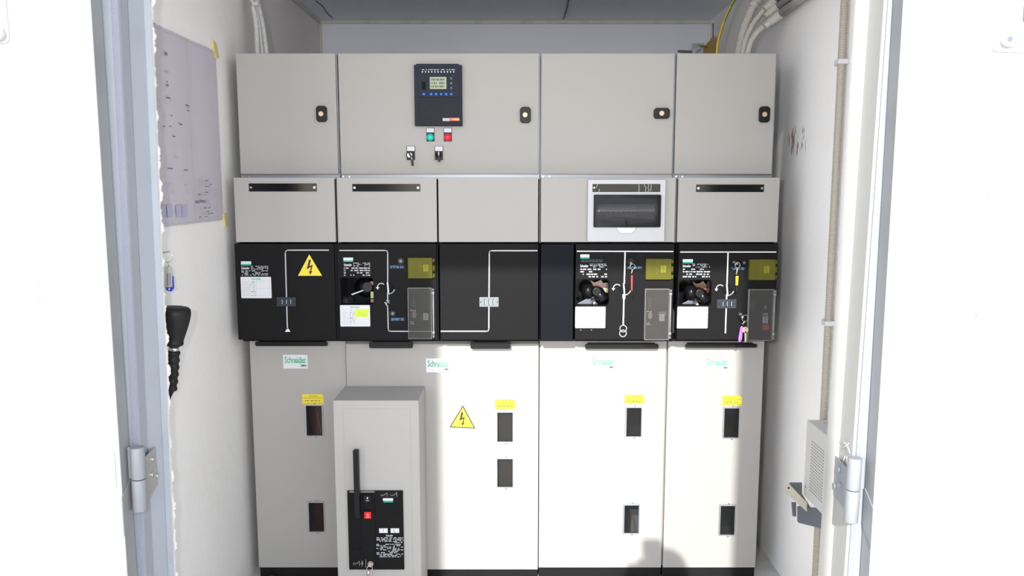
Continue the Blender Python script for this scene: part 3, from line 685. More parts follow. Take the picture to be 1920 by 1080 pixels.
disc_symbol(p, 728, 539); keyhole(p, 752, 489, (730, 497, 759, 504)); keyhole(p, 737, 587, (732, 595, 760, 602))
yellow_cover(p, 766, 483, 815, 521); clear_cover(p, 766, 539, 815, 634, 'plain')
p = black(u2, 825, 1009, ())
mimic(p, lambda m: m.ribbon([W(827, 621, YU), W(913, 621, YU), W(915.5, 620, YU), W(916.5, 617, YU), W(917.5, 474, YU), W(918.5, 471, YU), W(921, 470, YU), W(1007, 470, YU)], .0045, YU, 'print_grey'))
indicator(p, 899, 557, 935, 575, True)
h3 = [(930, 771, 963, 830), (930, 858, 963, 915)]
dr = ldoor(u2, X1 + .002, X2 - .002, .965, h3, .085, .018)
for h in h3: window(dr, *h, .085)
x0, x1, z0, z1 = PR(925, 765, 968, 920, .12); m = MB(); m.box(x0, x1, .118, .122, z0, z1, 'silver_bag'); m.build('crumpled_lining', u2, label='crumpled silvery lining behind the windows')
brand(dr, 799, 672, .085); caution(dr, 928, 749, 966, 767, .085); triangle(dr, [(868, 760), (843, 801), (891, 803)], .085, True)
grip(u2, 692, 641, 774, 653, .085); grip(u2, 882, 641, 957, 654, .085)
# ---- unit 3
u3 = thing('switchgear_cabinet', 'switchgear cabinet with blank black side field, third from the left, carrying the smoked breaker window', 'electrical cabinet', ((X2 + X3) / 2, .5, 0), 'switchgear cabinets')
body(u3, X2, X3); upper(u3, (1014, 1266))
p = black(u3, 1014, 1075, (), 458, 639, 'black_side', name='blank_panel'); x, z = 0, 0
p = black(u3, 1079, 1262, [(1080.5, 524, 1142, 573)])
mimic(p, lambda m: (m.ribbon([W(1082, 471, YU), W(1262, 471.5, YU)], .004, YU, 'print_white'), m.ribbon([W(1172, 472, YU), W(1168.5, 609, YU)], .0048, YU, 'print_white'),
    m.ribbon([W(1167.5, 552, YU), W(1172, 552, YU), W(1172, 560, YU), W(1167.5, 560, YU), W(1167.5, 552, YU)], .0015, YU, 'print_white'),
    m.ribbon(arc(*W(1168.5, 616, YU), .0125, 0, 360, 24), .0032, YU, 'print_white'), m.ribbon(arc(*W(1168, 625, YU), .0125, 0, 360, 24), .0032, YU, 'print_white')))
eco(p, 1088, 477, 1105, 485)
m = MB(); m.dec(1089, 486, 1131, 492, YU, 'black_plastic', .0012)
for k in range(6): m.dec(1091 + 6.6 * k, 487, 1095.5 + 6.6 * k, 491.5, YU, 'galv_indicator', .0018)
m.build('terminal_strip', p); nameplate(p, 1088, 494, 1138, 521, 50); cavity(p, 1080.5, 524, 1142, 573, 'pink'); serial(p, 1078.5, 575, 1135, 615, 60)
for sx in (1089, 1109): x, z = W(sx, 619, YU); m = MB(); m.ball((x, YU, z), (.003, .002, .003), 'galv_dark', 10, 6); m.build('screw', p)
disc_symbol(p, 1170, 541); keyhole(p, 1182, 490, (1175, 499, 1205, 505)); yellow_cover(p, 1210, 485, 1261, 523); clear_cover(p, 1208, 541, 1258, 636, 'plain')
m = MB(); m.dec(1235, 584, 1249, 591, YU, 'galv_dark', .0013); m.build('dark_label', p); m = MB(); m.dec(1211, 619, 1252, 628, YU, 'black_side', .0013); m.build('dark_label', p)
h4 = [(1172, 762, 1204, 820), (1168, 945, 1199, 1001)]
dr = ldoor(u3, X2 + .002, X3 - .0035, .980, h4)
for h in h4: window(dr, *h, YW)
brand(dr, 1108, 668, YW); caution(dr, 1171, 740, 1208, 757, YW); grip(u3, 1097, 645, 1235, 654)
m = MB(); a = PR(1178, 962, 1212, 1010, .26); m.prism([(a[0], a[2] - .1), (a[0] + .01, a[3]), (a[1], a[3]), (a[1] + .03, a[2] - .1)], .24, .30, 'sticker_grey'); m.ribbon([(a[0] + .015, a[3]), (a[0] + .045, a[2] - .06)], .006, .238, 'dust'); m.build('busbar_support', u3, label='pale grey insulating block behind the lower window')
# ---- unit 4
u4 = thing('switchgear_cabinet', 'rightmost switchgear cabinet with purple-tagged keys hanging on its black panel', 'electrical cabinet', ((X3 + X4) / 2, .5, 0), 'switchgear cabinets')
body(u4, X3, X4); upper(u4, (1271, 1460), (1305, 346, 1432, 360))
p = black(u4, 1271, 1454, [(1273, 525, 1334, 573)], right=.005)
mimic(p, lambda m: (m.ribbon([W(1276, 472.5, YU), W(1455, 472.5, YU)], .004, YU, 'print_white'), m.ribbon([W(1365, 473, YU), W(1360, 624, YU)], .0048, YU, 'print_white')))
eco(p, 1280, 486, 1299, 494); nameplate(p, 1280, 494, 1331, 521, 70); cavity(p, 1273, 525, 1334, 573, 'rust'); serial(p, 1269.5, 575, 1327, 615.5, 80)
disc_symbol(p, 1363, 542); keyhole(p, 1375, 491, None, 5); keyhole(p, 1394, 492, (1370, 500, 1398, 507), 5); indicator(p, 1344, 561, 1380, 578); keyhole(p, 1387, 589, None, 6)
yellow_cover(p, 1403, 486, 1455, 524); clear_cover(p, 1401, 542, 1452, 637, 'red')
h5 = [(1355, 763, 1387, 822), (1348, 946, 1379, 1004)]
dr = ldoor(u4, X3 + .0035, X4 - .002, .980, h5)
for h in h5: window(dr, *h, YW)
brand(dr, 1322, 669, YW); caution(dr, 1354, 742, 1391, 760, YW); grip(u4, 1285, 645, 1420, 652)
m = MB(); a = PR(1350, 985, 1385, 1020, .26); m.prism([(a[0] - .02, a[2] - .1), (a[0], a[3]), (a[0] + .03, a[3] + .01), (a[1] + .06, a[2] - .1)], .24, .30, 'galv_dark'); m.build('busbar_support', u4, label='dark grey insulating block behind the lower window')

# ------------------------------------------------------------------ low voltage boxes on top of the cabinets
ZLT = W(700, 100, YV)[1]; ZLB = W(700, 326.5, YV)[1]
def lv(x0, x1, label, lock, horiz=False):
    root = thing('control_compartment', label, 'electrical box', ((x0 + x1) / 2, .26, ZTOP), 'low voltage boxes on top of the cabinets')
    m = MB(); m.box(x0 + .0015, x1 - .0015, YV + .022, .48, ZTOP, ZLT - .002, 'galv_dark'); m.build('box_body', root)
    m = MB(); m.box(x0 + .003, x1 - .002, YV + .008, YV + .03, ZTOP + .001, ZLB - .004, 'rail')
    m.box(x1 - .0048, x1 - .002, YV + .008, YV + .022, ZLB, ZLT - .004, 'rail')
    for sx in (x0 + .012, x0 + .035): m.disc(sx, (ZTOP + ZLB) / 2 - .002, YV + .0015, YV + .004, .003, 'steel', 10)
    m.build('bottom_rail', root)
    m = MB(); m.box(x0 + .004, x1 - .006, YV, YV + .020, ZLB, ZLT, 'cabinet_paint'); d = m.build('box_door', root, .0016)
    lx, ly = lock; x, z = W(lx, ly, YV); a, b = (.0195, .029) if not horiz else (.029, .0195); c = .0075
    m = MB(); m.prism([(x - a, z - b + c), (x - a + c, z - b), (x + a - c, z - b), (x + a, z - b + c), (x + a, z + b - c), (x + a - c, z + b), (x - a + c, z + b), (x - a, z + b - c)], YV - .014, YV, 'black_plastic')
    m.build('lock', d, .002); m = MB(); m.disc(x - .001, z, YV - .0165, YV - .0135, .0092, 'brass', 24); m.build('lock_cylinder', d, .0008, label='pale brass lock cylinder')
    return root, d
r1, _ = lv(X0, X1 - .001, 'plain grey wall of box over the leftmost cabinet, upright black lock at its right edge', (604, 214))
r2, d2v = lv(X1 - .001, X2, 'wide grey upper box with the protection relay and red and green pilot lights', (985, 216))
r3, _ = lv(X2, X3, 'grey upper box with a black lock lying on its side', (1240, 213), True)
r4, _ = lv(X3, X4 - .003, 'rightmost narrow grey upper box beside the right wall, with upright black lock', (1432, 215))
r1['label'] = 'leftmost narrow grey upper box with upright black lock, under the left conduits'
# protection relay
x0, x1, z0, z1 = PR(778, 121, 867, 237, YV); m = MB(); c = .008
m.prism([(x0, z0), (x1, z0), (x1, z1 - .004), (x1 - .010, z1 - .004), (x1 - .014, z1), (x0 + .010, z1), (x0 + .006, z1 - .004), (x0, z1 - .004)], YV - .020, YV, 'relay_dark')
rel = m.build('protection_relay', r2, .002)
m = MB(); m.dec(784, 126, 860, 182, YV - .020, 'relay_dark', .003, .003); m.build('relay_face', rel, .0008)
m = MB(); m.dec(784, 183, 860, 235, YV - .020, 'relay_grain', .003, .003); m.build('flap', rel, .0008)
Yr = YV - .023
m = MB(); m.dec(830, 221.5, 843, 227, Yr, 'print_faint', .001); m.dec(843.5, 221, 861.5, 226.5, Yr, 'print_orange', .001); m.lines(846, 222.5, 860, 225.5, 1, Yr, 'print_white', 6, .0014); m.build('relay_logo', rel)
m = MB(); m.dec(806, 144.5, 837, 167, Yr, 'lcd', .002, .002)
for k in range(3): m.lines(808, 147 + 6.4 * k, 834, 152 + 6.4 * k, 1, Yr, 'lcd_dark', 90 + k, .0026, .95, hgt=.8)
m.build('screen', rel, label='greenish display with three rows of figures')
for bx in (794.5, 808.3, 817.7, 827, 836.5, 846):
    x, z = W(bx, 176.4, Yr); m = MB(); m.ball((x, Yr, z), (.0055, .004, .0055), 'key_blue', 14, 8); m.build('button', rel, label='blue button')
for by in (147, 156, 165):
    x, z = W(846, by, Yr); m = MB(); m.ball((x, Yr, z), (.0048, .004, .0052), 'key_grey', 14, 8); m.build('button', rel, label='grey button')
m = MB()
for k in range(11): x, z = W(792 + 5.87 * k, 134.8, Yr); m.disc(x, z, Yr - .001, Yr, .0024, 'led', 10)
m.lines(791, 129.5, 853, 132, 1, Yr, 'print_grey', 7, .001, .9); m.build('status_lights', rel)
m = MB(); m.dec(791, 153, 798, 168, Yr, 'black_side', .001); m.build('relay_port', rel)
def pilot(cx, lens, lab):
    m = MB(); m.dec(cx - 7, 249, cx + 7.5, 265, YV, 'black_plastic', .005, .005); p = m.build('pilot_light', r2, .0008, label=lab)
    x, z = W(cx, 257.5, YV); m = MB(); m.ball((x, YV - .006, z), (.0132, .010, .0132), lens, 24, 12); m.build('lens', p)
    m = MB(); m.dec(cx - 7.5, 240, cx + 7.5, 248.8, YV, 'print_dark', .003, .003); m.dec(cx - 6.7, 240.7, cx + 6.7, 248.2, YV, 'paper_white', .0036, .001); m.lines(cx - 5, 242.5, cx + 5, 246, 2, YV, 'print_faint', 17, .0040, .9); m.build('engraved_label', p)
pilot(807, 'lens_green', 'green pilot light'); pilot(839.5, 'lens_red', 'red pilot light')
def selector(cx, keyed):
    m = MB(); m.dec(cx - 7.5, 284, cx + 7.5, 300, YV, 'black_plastic', .005, .005); p = m.build('selector_switch', r2, .0008)
    m = MB(); m.dec(cx - 8, 274, cx + 8, 284, YV, 'print_dark', .003, .003); m.dec(cx - 7, 274.8, cx + 7, 283.2, YV, 'paper_white', .0036, .001); m.lines(cx - 5, 277.5, cx + 5, 280, 1, YV, 'print_faint', 19, .0040, .9); m.build('engraved_label', p)
    x, z = W(cx - (1.5 if keyed else .5), 291, YV); m = MB(); m.disc(x, z, YV - .014, YV - .005, .0135, 'black_plastic', 24); m.disc(x, z, YV - .016, YV - .014, .0095 if keyed else .011, 'galv' if keyed else 'black_side', 24); m.build('switch_ring', p, .0008)
    m = MB()
    if keyed: m.prism([W(cx - 5, 286, YV - .02), W(cx - 2, 286, YV - .02), W(cx + 2, 294, YV - .02), W(cx - 1, 295, YV - .02)], YV - .028, YV - .014, 'black_plastic')
    else: m.prism([W(cx - 2.5, 285.5, YV - .02), W(cx + 2, 285.5, YV - .02), W(cx + 2.5, 303, YV - .02), W(cx - 1.5, 304, YV - .02)], YV - .028, YV - .014, 'black_plastic'); m.prism([W(cx - .9, 284.5, YV - .02), W(cx + .7, 284.5, YV - .02), W(cx + .7, 291, YV - .02), W(cx - .9, 291, YV - .02)], YV - .0295, YV - .028, 'print_white')
    m.build('switch_lever', p, .001)
selector(770.5, True); selector(823, False)
def wpt(px, py, Y): x, z = W(px, py, Y); return (x, Y, z)
def ring(mb, c, r, t, m, tilt=0):
    pts = [(c[0] + r * math.cos(R(a)) * math.cos(R(tilt)), c[1] + r * math.cos(R(a)) * math.sin(R(tilt)), c[2] + r * math.sin(R(a))) for a in range(0, 361, 15)]
    mb.tube(pts, t, m, 6, cap=False)
k = thing('key', 'small black key hanging in the left selector switch of the wide upper box', 'key', wpt(772, 311, YV - .028))
m = MB(); m.tube([wpt(771, 294, YV - .030), wpt(773, 300, YV - .031)], .0022, 'steel', 8); m.build('key_blade', k)
m = MB(); m.prism([W(770.5, 300, YV - .03), W(774.5, 299, YV - .03), W(776, 309, YV - .03), W(774, 312, YV - .03), W(771.5, 310, YV - .03)], YV - .033, YV - .028, 'black_plastic'); m.build('key_bow', k, .001)

# ------------------------------------------------------------------ small distribution box with the smoked window
bp = thing('breaker_panel', 'white miniature breaker box with smoked window set in the third cabinet', 'breaker box', (W(1174, 453, YU)[0], YU - .01, W(1174, 453, YU)[1]))
f0, f1 = YU - .016, YU - .0004; x0, x1, z0, z1 = PR(1102, 337, 1247, 453, f0); hw = PR(1114, 366, 1237, 425, f0); hs_ = PR(1111, 345, 1238, 360, f0)
m = MB(); m.plate(x0, x1, f0, f1, z0, z1, [hw], 'white_plastic'); m.build('cover_frame', bp, .0015)
m = MB(); m.box(hs_[0], hs_[1], f0 - .0015, f0 + .002, hs_[2], hs_[3], 'gloss_black'); ls = m.build('label_slot', bp, label='glossy black label strip with creases')
m = MB()
for q in ([(1120, 345.5), (1118, 352)], [(1124, 354), (1123, 360)], [(1198, 346), (1198, 360)], [(1208, 346), (1211, 352), (1210, 360)], [(1216, 346), (1215, 353), (1217, 357), (1214, 360)], [(1221, 346), (1220, 359)]): m.prib(q, .8, f0, 'print_faint', .0022)
x, z = W(1114, 352, f0); m.disc(x, z, f0 - .003, f0 - .001, .003, 'steel', 10); m.build('creases', ls)
m = MB(); m.box(hw[0], hw[1], YU - .0030, YU - .0006, hw[2], hw[3], 'inner_dark'); m.build('recess_back', bp)
for n_ in range(8):
    a = 1136 + n_ * 9.4; m = MB(); mm = 'sticker_grey' if n_ not in (6, 7) else 'galv_indicator'
    m.dec(a, 384, a + 9.1, 407, YU - .003, mm, .004, .004); m.dec(a + 2, 396, a + 7, 402, YU - .003, 'gloss_black', .0055, .0025); m.build('circuit_breaker_switch', bp)
# slightly bowed smoked door
vs = []; n_ = 12
for i in range(n_ + 1):
    t = i / n_; xx = hw[0] + (hw[1] - hw[0]) * t; yy = f0 - .003 - .006 * math.sin(math.pi * (.5 + t / 2)) 
    vs += [(xx, yy, hw[2]), (xx, yy, hw[3])]
m = MB(); m.add(vs, [(2 * i, 2 * i + 2, 2 * i + 3, 2 * i + 1) for i in range(n_)], 'smoked', True); o = m.build('smoked_window', bp, label='dark see-through door'); sdm = o.modifiers.new('t', 'SOLIDIFY'); sdm.thickness = .0015
m = MB(); e = .0022; yq = f0 - .010
for q in ((hw[0] - e, hw[0] + e * .4, hw[2], hw[3]), (hw[1] - e * .4, hw[1] + e * 1.4, hw[2], hw[3]), (hw[0], hw[1], hw[3] - e * .4, hw[3] + e), (hw[0], hw[1], hw[2] - e, hw[2] + e * .4)): m.box(q[0], q[1], f0 - .008, f0 + .001, q[2], q[3], 'black_plastic')
m.build('window_rim', bp)
x, z = W(1174.5, 419, f0); m = MB(); m.ball((x, f0 - .0115, z), (.0035, .002, .006), 'black_plastic', 12, 8); m.build('window_knob', bp)
a = PR(1156, 426, 1192, 438, f0); m = MB(); xc, rr = (a[0] + a[1]) / 2, (a[1] - a[0]) / 2
m.prism([(a[0], a[3]), (a[1], a[3]), (a[1] - .002, a[2] + .012), (a[1] - .013, a[2]), (a[0] + .013, a[2]), (a[0] + .002, a[2] + .012)], f0 - .006, f0, 'gloss_plastic'); m.build('finger_tab', bp, .004)

# ------------------------------------------------------------------ free-standing circuit breaker in front of unit 2
YC = -.13
cb = thing('circuit_breaker', 'pale grey upright circuit breaker box with black lever standing in front of the cabinets', 'circuit breaker', (-.485, -.02, 0))
xl = W(624, 752, YC)[0]; xr = W(785, 752, YC)[0]; zt = W(700, 751, YC)[1]
m = MB(); m.box(xl, xr, YC, .082, .012, zt, 'breaker_paint'); m.build('housing', cb, .003)
m = MB(); e = .0012
x0, x1 = xl + .045, xr - .018
for q in ((xl + .035, xl + .0365, .02, zt - .03), (xr - .032, xr - .0305, .02, zt - .03), (xl + .035, xr - .0305, zt - .0315, zt - .030)): m.box(q[0], q[1], YC - .0006, YC, q[2], q[3], 'cabinet_paint')
m.build('pressed_groove', cb)
m = MB(); m.box(xl + .01, xr - .01, YC + .03, .07, 0, .012, 'black_plastic'); m.build('runner', cb)
m = MB(); m.dec(653.5, 919, 757, 1066.5, YC, 'black_panel', .008, .008); op = m.build('operating_panel', cb, .002)
Yp = YC - .008
m = MB(); m.dec(659, 973, 677, 1031, Yp, 'gloss_black', .0015, .0015); m.build('lever_slot', op)
m = MB(); m.dec(703, 920.5, 704.2, 1063, Yp, 'black_side', .0008); m.dec(655, 920.5, 703, 923.5, Yp, 'galv_dark', .0008); m.build('panel_seam', op)
m = MB(); a = W(661.5, 844, Yp - .03); b = W(676, 972, Yp - .03); m.prism(rrect(a[0], a[0] + .0195, b[1], a[1], .004, 3), Yp - .032, Yp - .014, 'black_plastic')
m.box(a[0] + .004, a[0] + .016, Yp - .016, Yp, b[1] + .01, b[1] + .05, 'black_plastic'); m.build('charging_lever', cb, .002)
def push(a, b, c, d, mt, glyph):
    m = MB(); m.dec(a, b, c, d, Yp, 'gloss_black', .004, .004); q = m.build('button_bezel', op, .0008)
    m = MB(); m.dec(a + 1.5, b + 1.5, c - 1.5, d - 1.5, Yp - .004, mt, .004, .004); m.text(glyph, (a + c) / 2 - (1.0 if glyph == 'I' else 1.8), b + 5, (a + c) / 2 + (1.0 if glyph == 'I' else 1.8), b + 8.5, Yp - .008, 'print_white', True); m.lines((a + c) / 2 - 2.8, d - 4.5, (a + c) / 2 + 2.8, d - 2.5, 1, Yp - .008, 'print_white', 2, .0016, 1.0)
    m.build('push_button', op, .001, label='red push button' if glyph == 'O' else 'black push button')
push(681, 927, 697, 942, 'black_plastic', 'I'); push(682, 958, 697.5, 973, 'red_plastic', 'O')
m = MB(); m.dec(711, 923, 747, 932, Yp, 'black_plastic', .0008); m.prib([(714, 929), (720, 928), (726, 924), (726, 931)], .5, Yp, 'print_grey'); m.prib([(732, 929), (739, 928), (744, 923), (744, 931)], .5, Yp, 'print_grey'); m.build('position_symbols', op)
m = MB(); m.dec(718, 934, 737, 938.5, Yp, 'sticker_grey', .0012); m.dec(719, 938.5, 737, 941.8, Yp, 'print_green', .0012); m.build('green_sticker', op)
m = MB(); m.dec(738, 963, 748, 965, Yp, 'gloss_black', .001); m.build('counter_window', op)
m = MB(); m.dec(711, 990.5, 727, 999, Yp, 'sticker_grey', .0012); m.prib([(719, 992), (719, 996)], .7, Yp, 'print_dark', .0018); m.build('position_label', op)
m = MB(); m.dec(732.5, 990.5, 748.5, 999, Yp, 'sticker_grey', .0012); x, z = W(738, 993.5, Yp); m.disc(x, z, Yp - .0018, Yp - .001, .0022, 'print_red', 10); m.lines(734, 996, 747, 998, 1, Yp, 'print_red', 2, .0018); m.build('spring_label', op)
m = MB(); m.text('Schneider', 724, 1002, 737, 1005.5, Yp, 'print_white', True); m.lines(706, 1007, 756, 1018, 5, Yp, 'print_grey', 33, .0012); m.lines(706, 1019, 756, 1040, 8, Yp, 'print_grey', 34, .0012); m.lines(712, 1040, 752, 1045, 2, Yp, 'print_grey', 35, .0012, .95); m.build('nameplate', op, label='small print of grey type data')
m = MB(); ring(m, wpt(664.5, 1057, Yp - .0005), .004, .0005, 'print_grey'); m.prib([(668, 1057), (672, 1054), (674, 1052), (674, 1061)], .5, Yp, 'print_grey'); m.prib([(676, 1057), (681, 1057), (679, 1051), (679, 1062)], .5, Yp, 'print_grey'); m.prib([(686, 1049), (686, 1064)], .5, Yp, 'print_grey'); m.build('interlock_symbol', op)
x, z = W(695.5, 1056, Yp); m = MB(); m.disc(x, z, Yp - .010, Yp, .011, 'steel', 24); m.disc(x, z, Yp - .0115, Yp - .010, .007, 'brass', 20); m.build('key_lock', op, .001)
kb = thing('key_bunch', 'keys on a ring hanging in the lock at the bottom of the circuit breaker', 'keys', wpt(692, 1085, Yp - .02))
m = MB(); ring(m, wpt(693, 1066, Yp - .020), .0105, .0013, 'steel', 20); m.build('split_ring', kb)
m = MB(); m.tube([wpt(695.5, 1056, Yp - .011), wpt(695, 1058, Yp - .026)], .002, 'brass', 8); m.prism([W(691.5, 1055, Yp - .02), W(698, 1055, Yp - .02), W(696, 1061, Yp - .02), W(693, 1061, Yp - .02)], Yp - .024, Yp - .022, 'brass'); m.build('key', kb)
m = MB(); m.tube([wpt(692, 1070, Yp - .022), wpt(690, 1076, Yp - .022), wpt(690, 1088, Yp - .022)], [.0045, .0055, .003], 'steel', 8); m.build('key', kb)

# ------------------------------------------------------------------ keys hanging on the black panels
def key_fob(lockpx, ringpx, label, tagmat, tag_poly, tail=None, extra=None, r=.010):
    Yk = YU - .022; b = max(q[1] for q in tag_poly); kk = thing('key_bunch', label, 'keys', wpt(ringpx[0], b, Yk), 'keys hanging in the panel locks')
    m = MB(); a = wpt(lockpx[0], lockpx[1], YU - .011); c = wpt((lockpx[0] + ringpx[0]) / 2, (lockpx[1] + ringpx[1]) / 2, Yk); m.tube([a, c], [.0025, .0055], 'steel', 8); m.prism([W(lockpx[0] - 3.5, lockpx[1] - 4, YU), W(lockpx[0] + 4, lockpx[1] - 3, YU), W(lockpx[0] + 5, lockpx[1] + 6, YU), W(lockpx[0] - 1, lockpx[1] + 6, YU)], YU - .020, YU - .014, 'black_plastic'); m.build('lock_key', kk, .001)
    m = MB(); ring(m, wpt(ringpx[0], ringpx[1], Yk), r, .0012, 'steel', 15)
    t0 = tag_poly[0]; m.tube([wpt(ringpx[0], ringpx[1] + 5, Yk), wpt(t0[0] + 1, t0[1] - 3, Yk)], .0022, 'brass', 6); m.build('split_ring', kk)
    m = MB(); m.prism([W(*q, Yk) for q in tag_poly], Yk - .002, Yk + .002, tagmat); m.build('key_tag', kk, .001)
    if tail: m = MB(); m.prism([W(*q, Yk) for q in tail], Yk - .0012, Yk + .0012, 'black_plastic'); m.build('tag_strap', kk)
    if extra: extra(kk, Yk)
key_fob((1181, 489), (1186, 500), 'keys with a slim red tag hanging on the third cabinet', 'tag_red', [(1183, 516), (1186.5, 516), (1186, 545), (1183, 544)], [(1183.5, 545), (1186, 545), (1185.5, 554), (1184.5, 554)])
key_fob((1380, 492), (1383, 497), 'keys with a short yellow tag hanging on the rightmost cabinet', 'tag_yellow', [(1379.5, 517.5), (1384.5, 517.5), (1383.5, 535), (1379, 535)], [(1379.5, 536), (1383, 536), (1381.5, 548), (1378, 546)])
def brasskey(kk, Yk):
    m = MB(); x, z = W(1397.5, 618.5, Yk - .005); m.disc(x, z, Yk - .0065, Yk - .004, .0115, 'brass', 20); m.prism([W(1395, 621, Yk), W(1399, 621, Yk), W(1398.5, 641, Yk), W(1395.5, 641, Yk)], Yk - .0065, Yk - .004, 'brass'); m.disc(x, z + .005, Yk - .0068, Yk - .0063, .002, 'print_dark', 10); m.build('key', kk, .0006)
key_fob((1388, 593), (1397, 597), 'keys with a purple tag hanging low on the rightmost cabinet', 'tag_purple', [(1391, 611), (1393.5, 613), (1391, 636), (1388, 641), (1384.5, 640), (1384.5, 634), (1388, 614)], None, brasskey, .0125)

# ================================================================== LEFT WALL
def lwp(px, py, X=XL): y, z = WX(px, py, X); return y, z
Xp = XL + .002
(yr, zt_), (yr2, zb_) = lwp(401, 95, Xp), lwp(422, 412, Xp)
Y_R = (yr + yr2) / 2; Y_L = -.688
dw = thing('wiring_diagram', 'large folded paper plan taped to the left wall', 'paper plan', (Xp, (Y_R + Y_L) / 2, zb_))
N = 24; vs = []
for i in range(N + 1):
    t = i / N; y = Y_L + (Y_R - Y_L) * t; bulge = .0015 + .004 * abs(math.sin(t * math.pi * 3)) * .6
    for z in (zb_, zb_ + (zt_ - zb_) * .5, zt_): vs.append((XL + bulge, y, z))
m = MB(); m.add(vs, [(3 * i + j, 3 * i + 3 + j, 3 * i + 4 + j, 3 * i + 1 + j) for i in range(N) for j in range(2)], 'paper_tone', True)
XP = XL + .0062
def wl(mb, pxs, wd, mt):     # printed line
    P = [(XP, *lwp(a, b, XP)) for a, b in pxs]; mb.tube(P, wd, mt, 4)
def wdash(mb, px, py, wd_px, h, mt='print_dark'):
    y, z = lwp(px, py, XP); L = wd_px * .0052; mb.box(XP - .0003, XP, y, y + L, z - h, z, mt)
ya = lwp(361, 300, XP)[0]; zz = [lwp(390, v, XP)[1] for v in (333, 353, 357, 362, 366, 371, 386, 391, 408)]
for z in zz: m.box(XP - .0003, XP, ya, Y_R - .006, z - .0006, z, 'print_faint')
m.box(XP - .0003, XP, ya, ya + .0008, zb_ + .006, zt_ - .01, 'print_faint'); m.box(XP - .0003, XP, Y_R - .007, Y_R - .006, zb_ + .006, zt_ - .01, 'print_faint'); m.box(XP - .0003, XP, lwp(405, 350, XP)[0], lwp(405, 350, XP)[0] + .0006, zb_ + .012, zz[2], 'print_faint')
m.box(XP - .0003, XP, Y_L, Y_R - .006, zb_ + .006, zb_ + .0068, 'print_faint'); m.box(XP - .0003, XP, Y_L, Y_R - .006, zt_ - .010, zt_ - .0092, 'print_faint')
rd = random.Random(9)
for py in (338, 341, 345, 349, 360, 364, 389, 396, 400, 405):
    y = ya + .03 + rd.random() * .03
    for _ in range(4): L = rd.uniform(.012, .03); z = lwp(390, py, XP)[1]; m.box(XP - .0003, XP, y, y + L, z - .0018, z, 'print_faint' if rd.random() < .6 else 'print_dark'); y += L + .006
vs, fs = text_geo('CALYPSO', True); bx = max(v[0] for v in vs); bz = max(v[1] for v in vs); (ca, cza), (cb_, czb) = lwp(366, 381, XP), lwp(386, 375, XP)
m.add([(XP, ca + v[0] / bx * (cb_ - ca), cza + v[1] / bz * (czb - cza)) for v in vs], fs, 'print_dark'); m.box(XP - .0003, XP + .0002, ca + (cb_ - ca) * .44, ca + (cb_ - ca) * .50, czb - .003, czb + .004, 'print_red')
for k_ in range(4): z = czb + .002 - k_ * .0045; m.box(XP - .0003, XP, cb_ + .008, cb_ + .035 + .008 * (k_ % 2), z - .0018, z, 'print_faint')
for px, py, l_ in ((288, 43, 4), (298, 47, 10), (313, 60, 8), (308, 95, 8), (309, 98, 8), (309, 101, 7), (310, 131, 11), (311, 134, 9), (295, 139, 7), (312, 152, 5), (312, 157, 6), (312, 160, 6), (310, 179, 14), (312, 182, 12), (296, 187, 7), (311, 193, 4), (299, 200, 5), (307, 212, 6), (321, 216, 4), (348, 196, 12), (349, 200, 12), (351, 206, 8), (335, 229, 10), (336, 232, 10), (338, 239, 4), (306, 236, 6), (318, 236, 5), (322, 251, 10), (324, 255, 8), (326, 268, 6), (361, 259, 7), (359, 269, 5), (326, 291, 8), (328, 295, 9), (322, 306, 5), (315, 315, 14), (345, 318, 12), (313, 329, 5), (343, 330, 5), (316, 344, 14), (346, 346, 11), (322, 356, 6), (323, 360, 8), (350, 357, 6), (352, 361, 8)): wdash(m, px, py, l_ * .5, .0020, 'print_dark' if px % 3 == 0 else 'print_faint')
for a, c in ((304, 311), (314, 323), (331, 340), (342, 351)):
    (y0_, z0_), (y1_, z1_) = lwp(a, 407, XP), lwp(c, 384, XP); m.box(XP - .0003, XP, y0_, y1_, z0_, z1_, 'paper_lilac')
    for k_ in range(1, 9): m.box(XP, XP + .0002, y0_, y1_, z0_ + (z1_ - z0_) * k_ / 9, z0_ + (z1_ - z0_) * k_ / 9 + .0008, 'paper_tone')
sh = m.build('sheet', dw)
for poly, lb in (([(399, 74), (406, 82), (411, 108), (407, 110), (402, 96)], 'yellowed adhesive tape at the top right corner'), ([(420, 401), (425, 400), (426, 418), (430, 424), (423, 424), (421, 414)], 'yellowed adhesive tape at the bottom right corner')):
    m = MB(); P = [lwp(a, b, XP + .001) for a, b in poly]; m.prismx(P, XL + .0005, XP + .0018, 'tape'); m.build('adhesive_tape', dw, label=lb)
# key ring on a nail
Xk = -1.040
kr = thing('key_ring', 'key ring with grey and blue plastic tag hanging on the left wall above the lamp', 'keys', wpt(316, 545, WX(313, 483, Xk)[0]))
yk, zk = WX(314, 482, Xk); m = MB(); ring(m, (Xk, yk, zk), .0155, .0012, 'steel', 12); m.tube([(Xk, yk, zk - .014), (Xk + .002, yk, zk - .028)], .002, 'steel', 6); m.build('split_ring', kr)
m = MB(); m.cyl((XL, yk + .002, zk + .013), (Xk + .008, yk + .002, zk + .016), .002, 'galv', 8); m.build('nail', kr)
def KP(a, b): x, z = W(a, b, yk); return (x, z)
m = MB(); m.prism([KP(311, 500), KP(322, 499), KP(323, 512), KP(323, 538), KP(309, 539), KP(310, 510)], yk - .003, yk + .001, 'tag_grey')
for kx in (315, 319): m.prism([KP(kx, 512), KP(kx + 1, 512), KP(kx + 1, 535), KP(kx, 535)], yk - .0038, yk - .003, 'print_dark')
m.build('key_tag', kr, .0008, label='grey tag with small print')
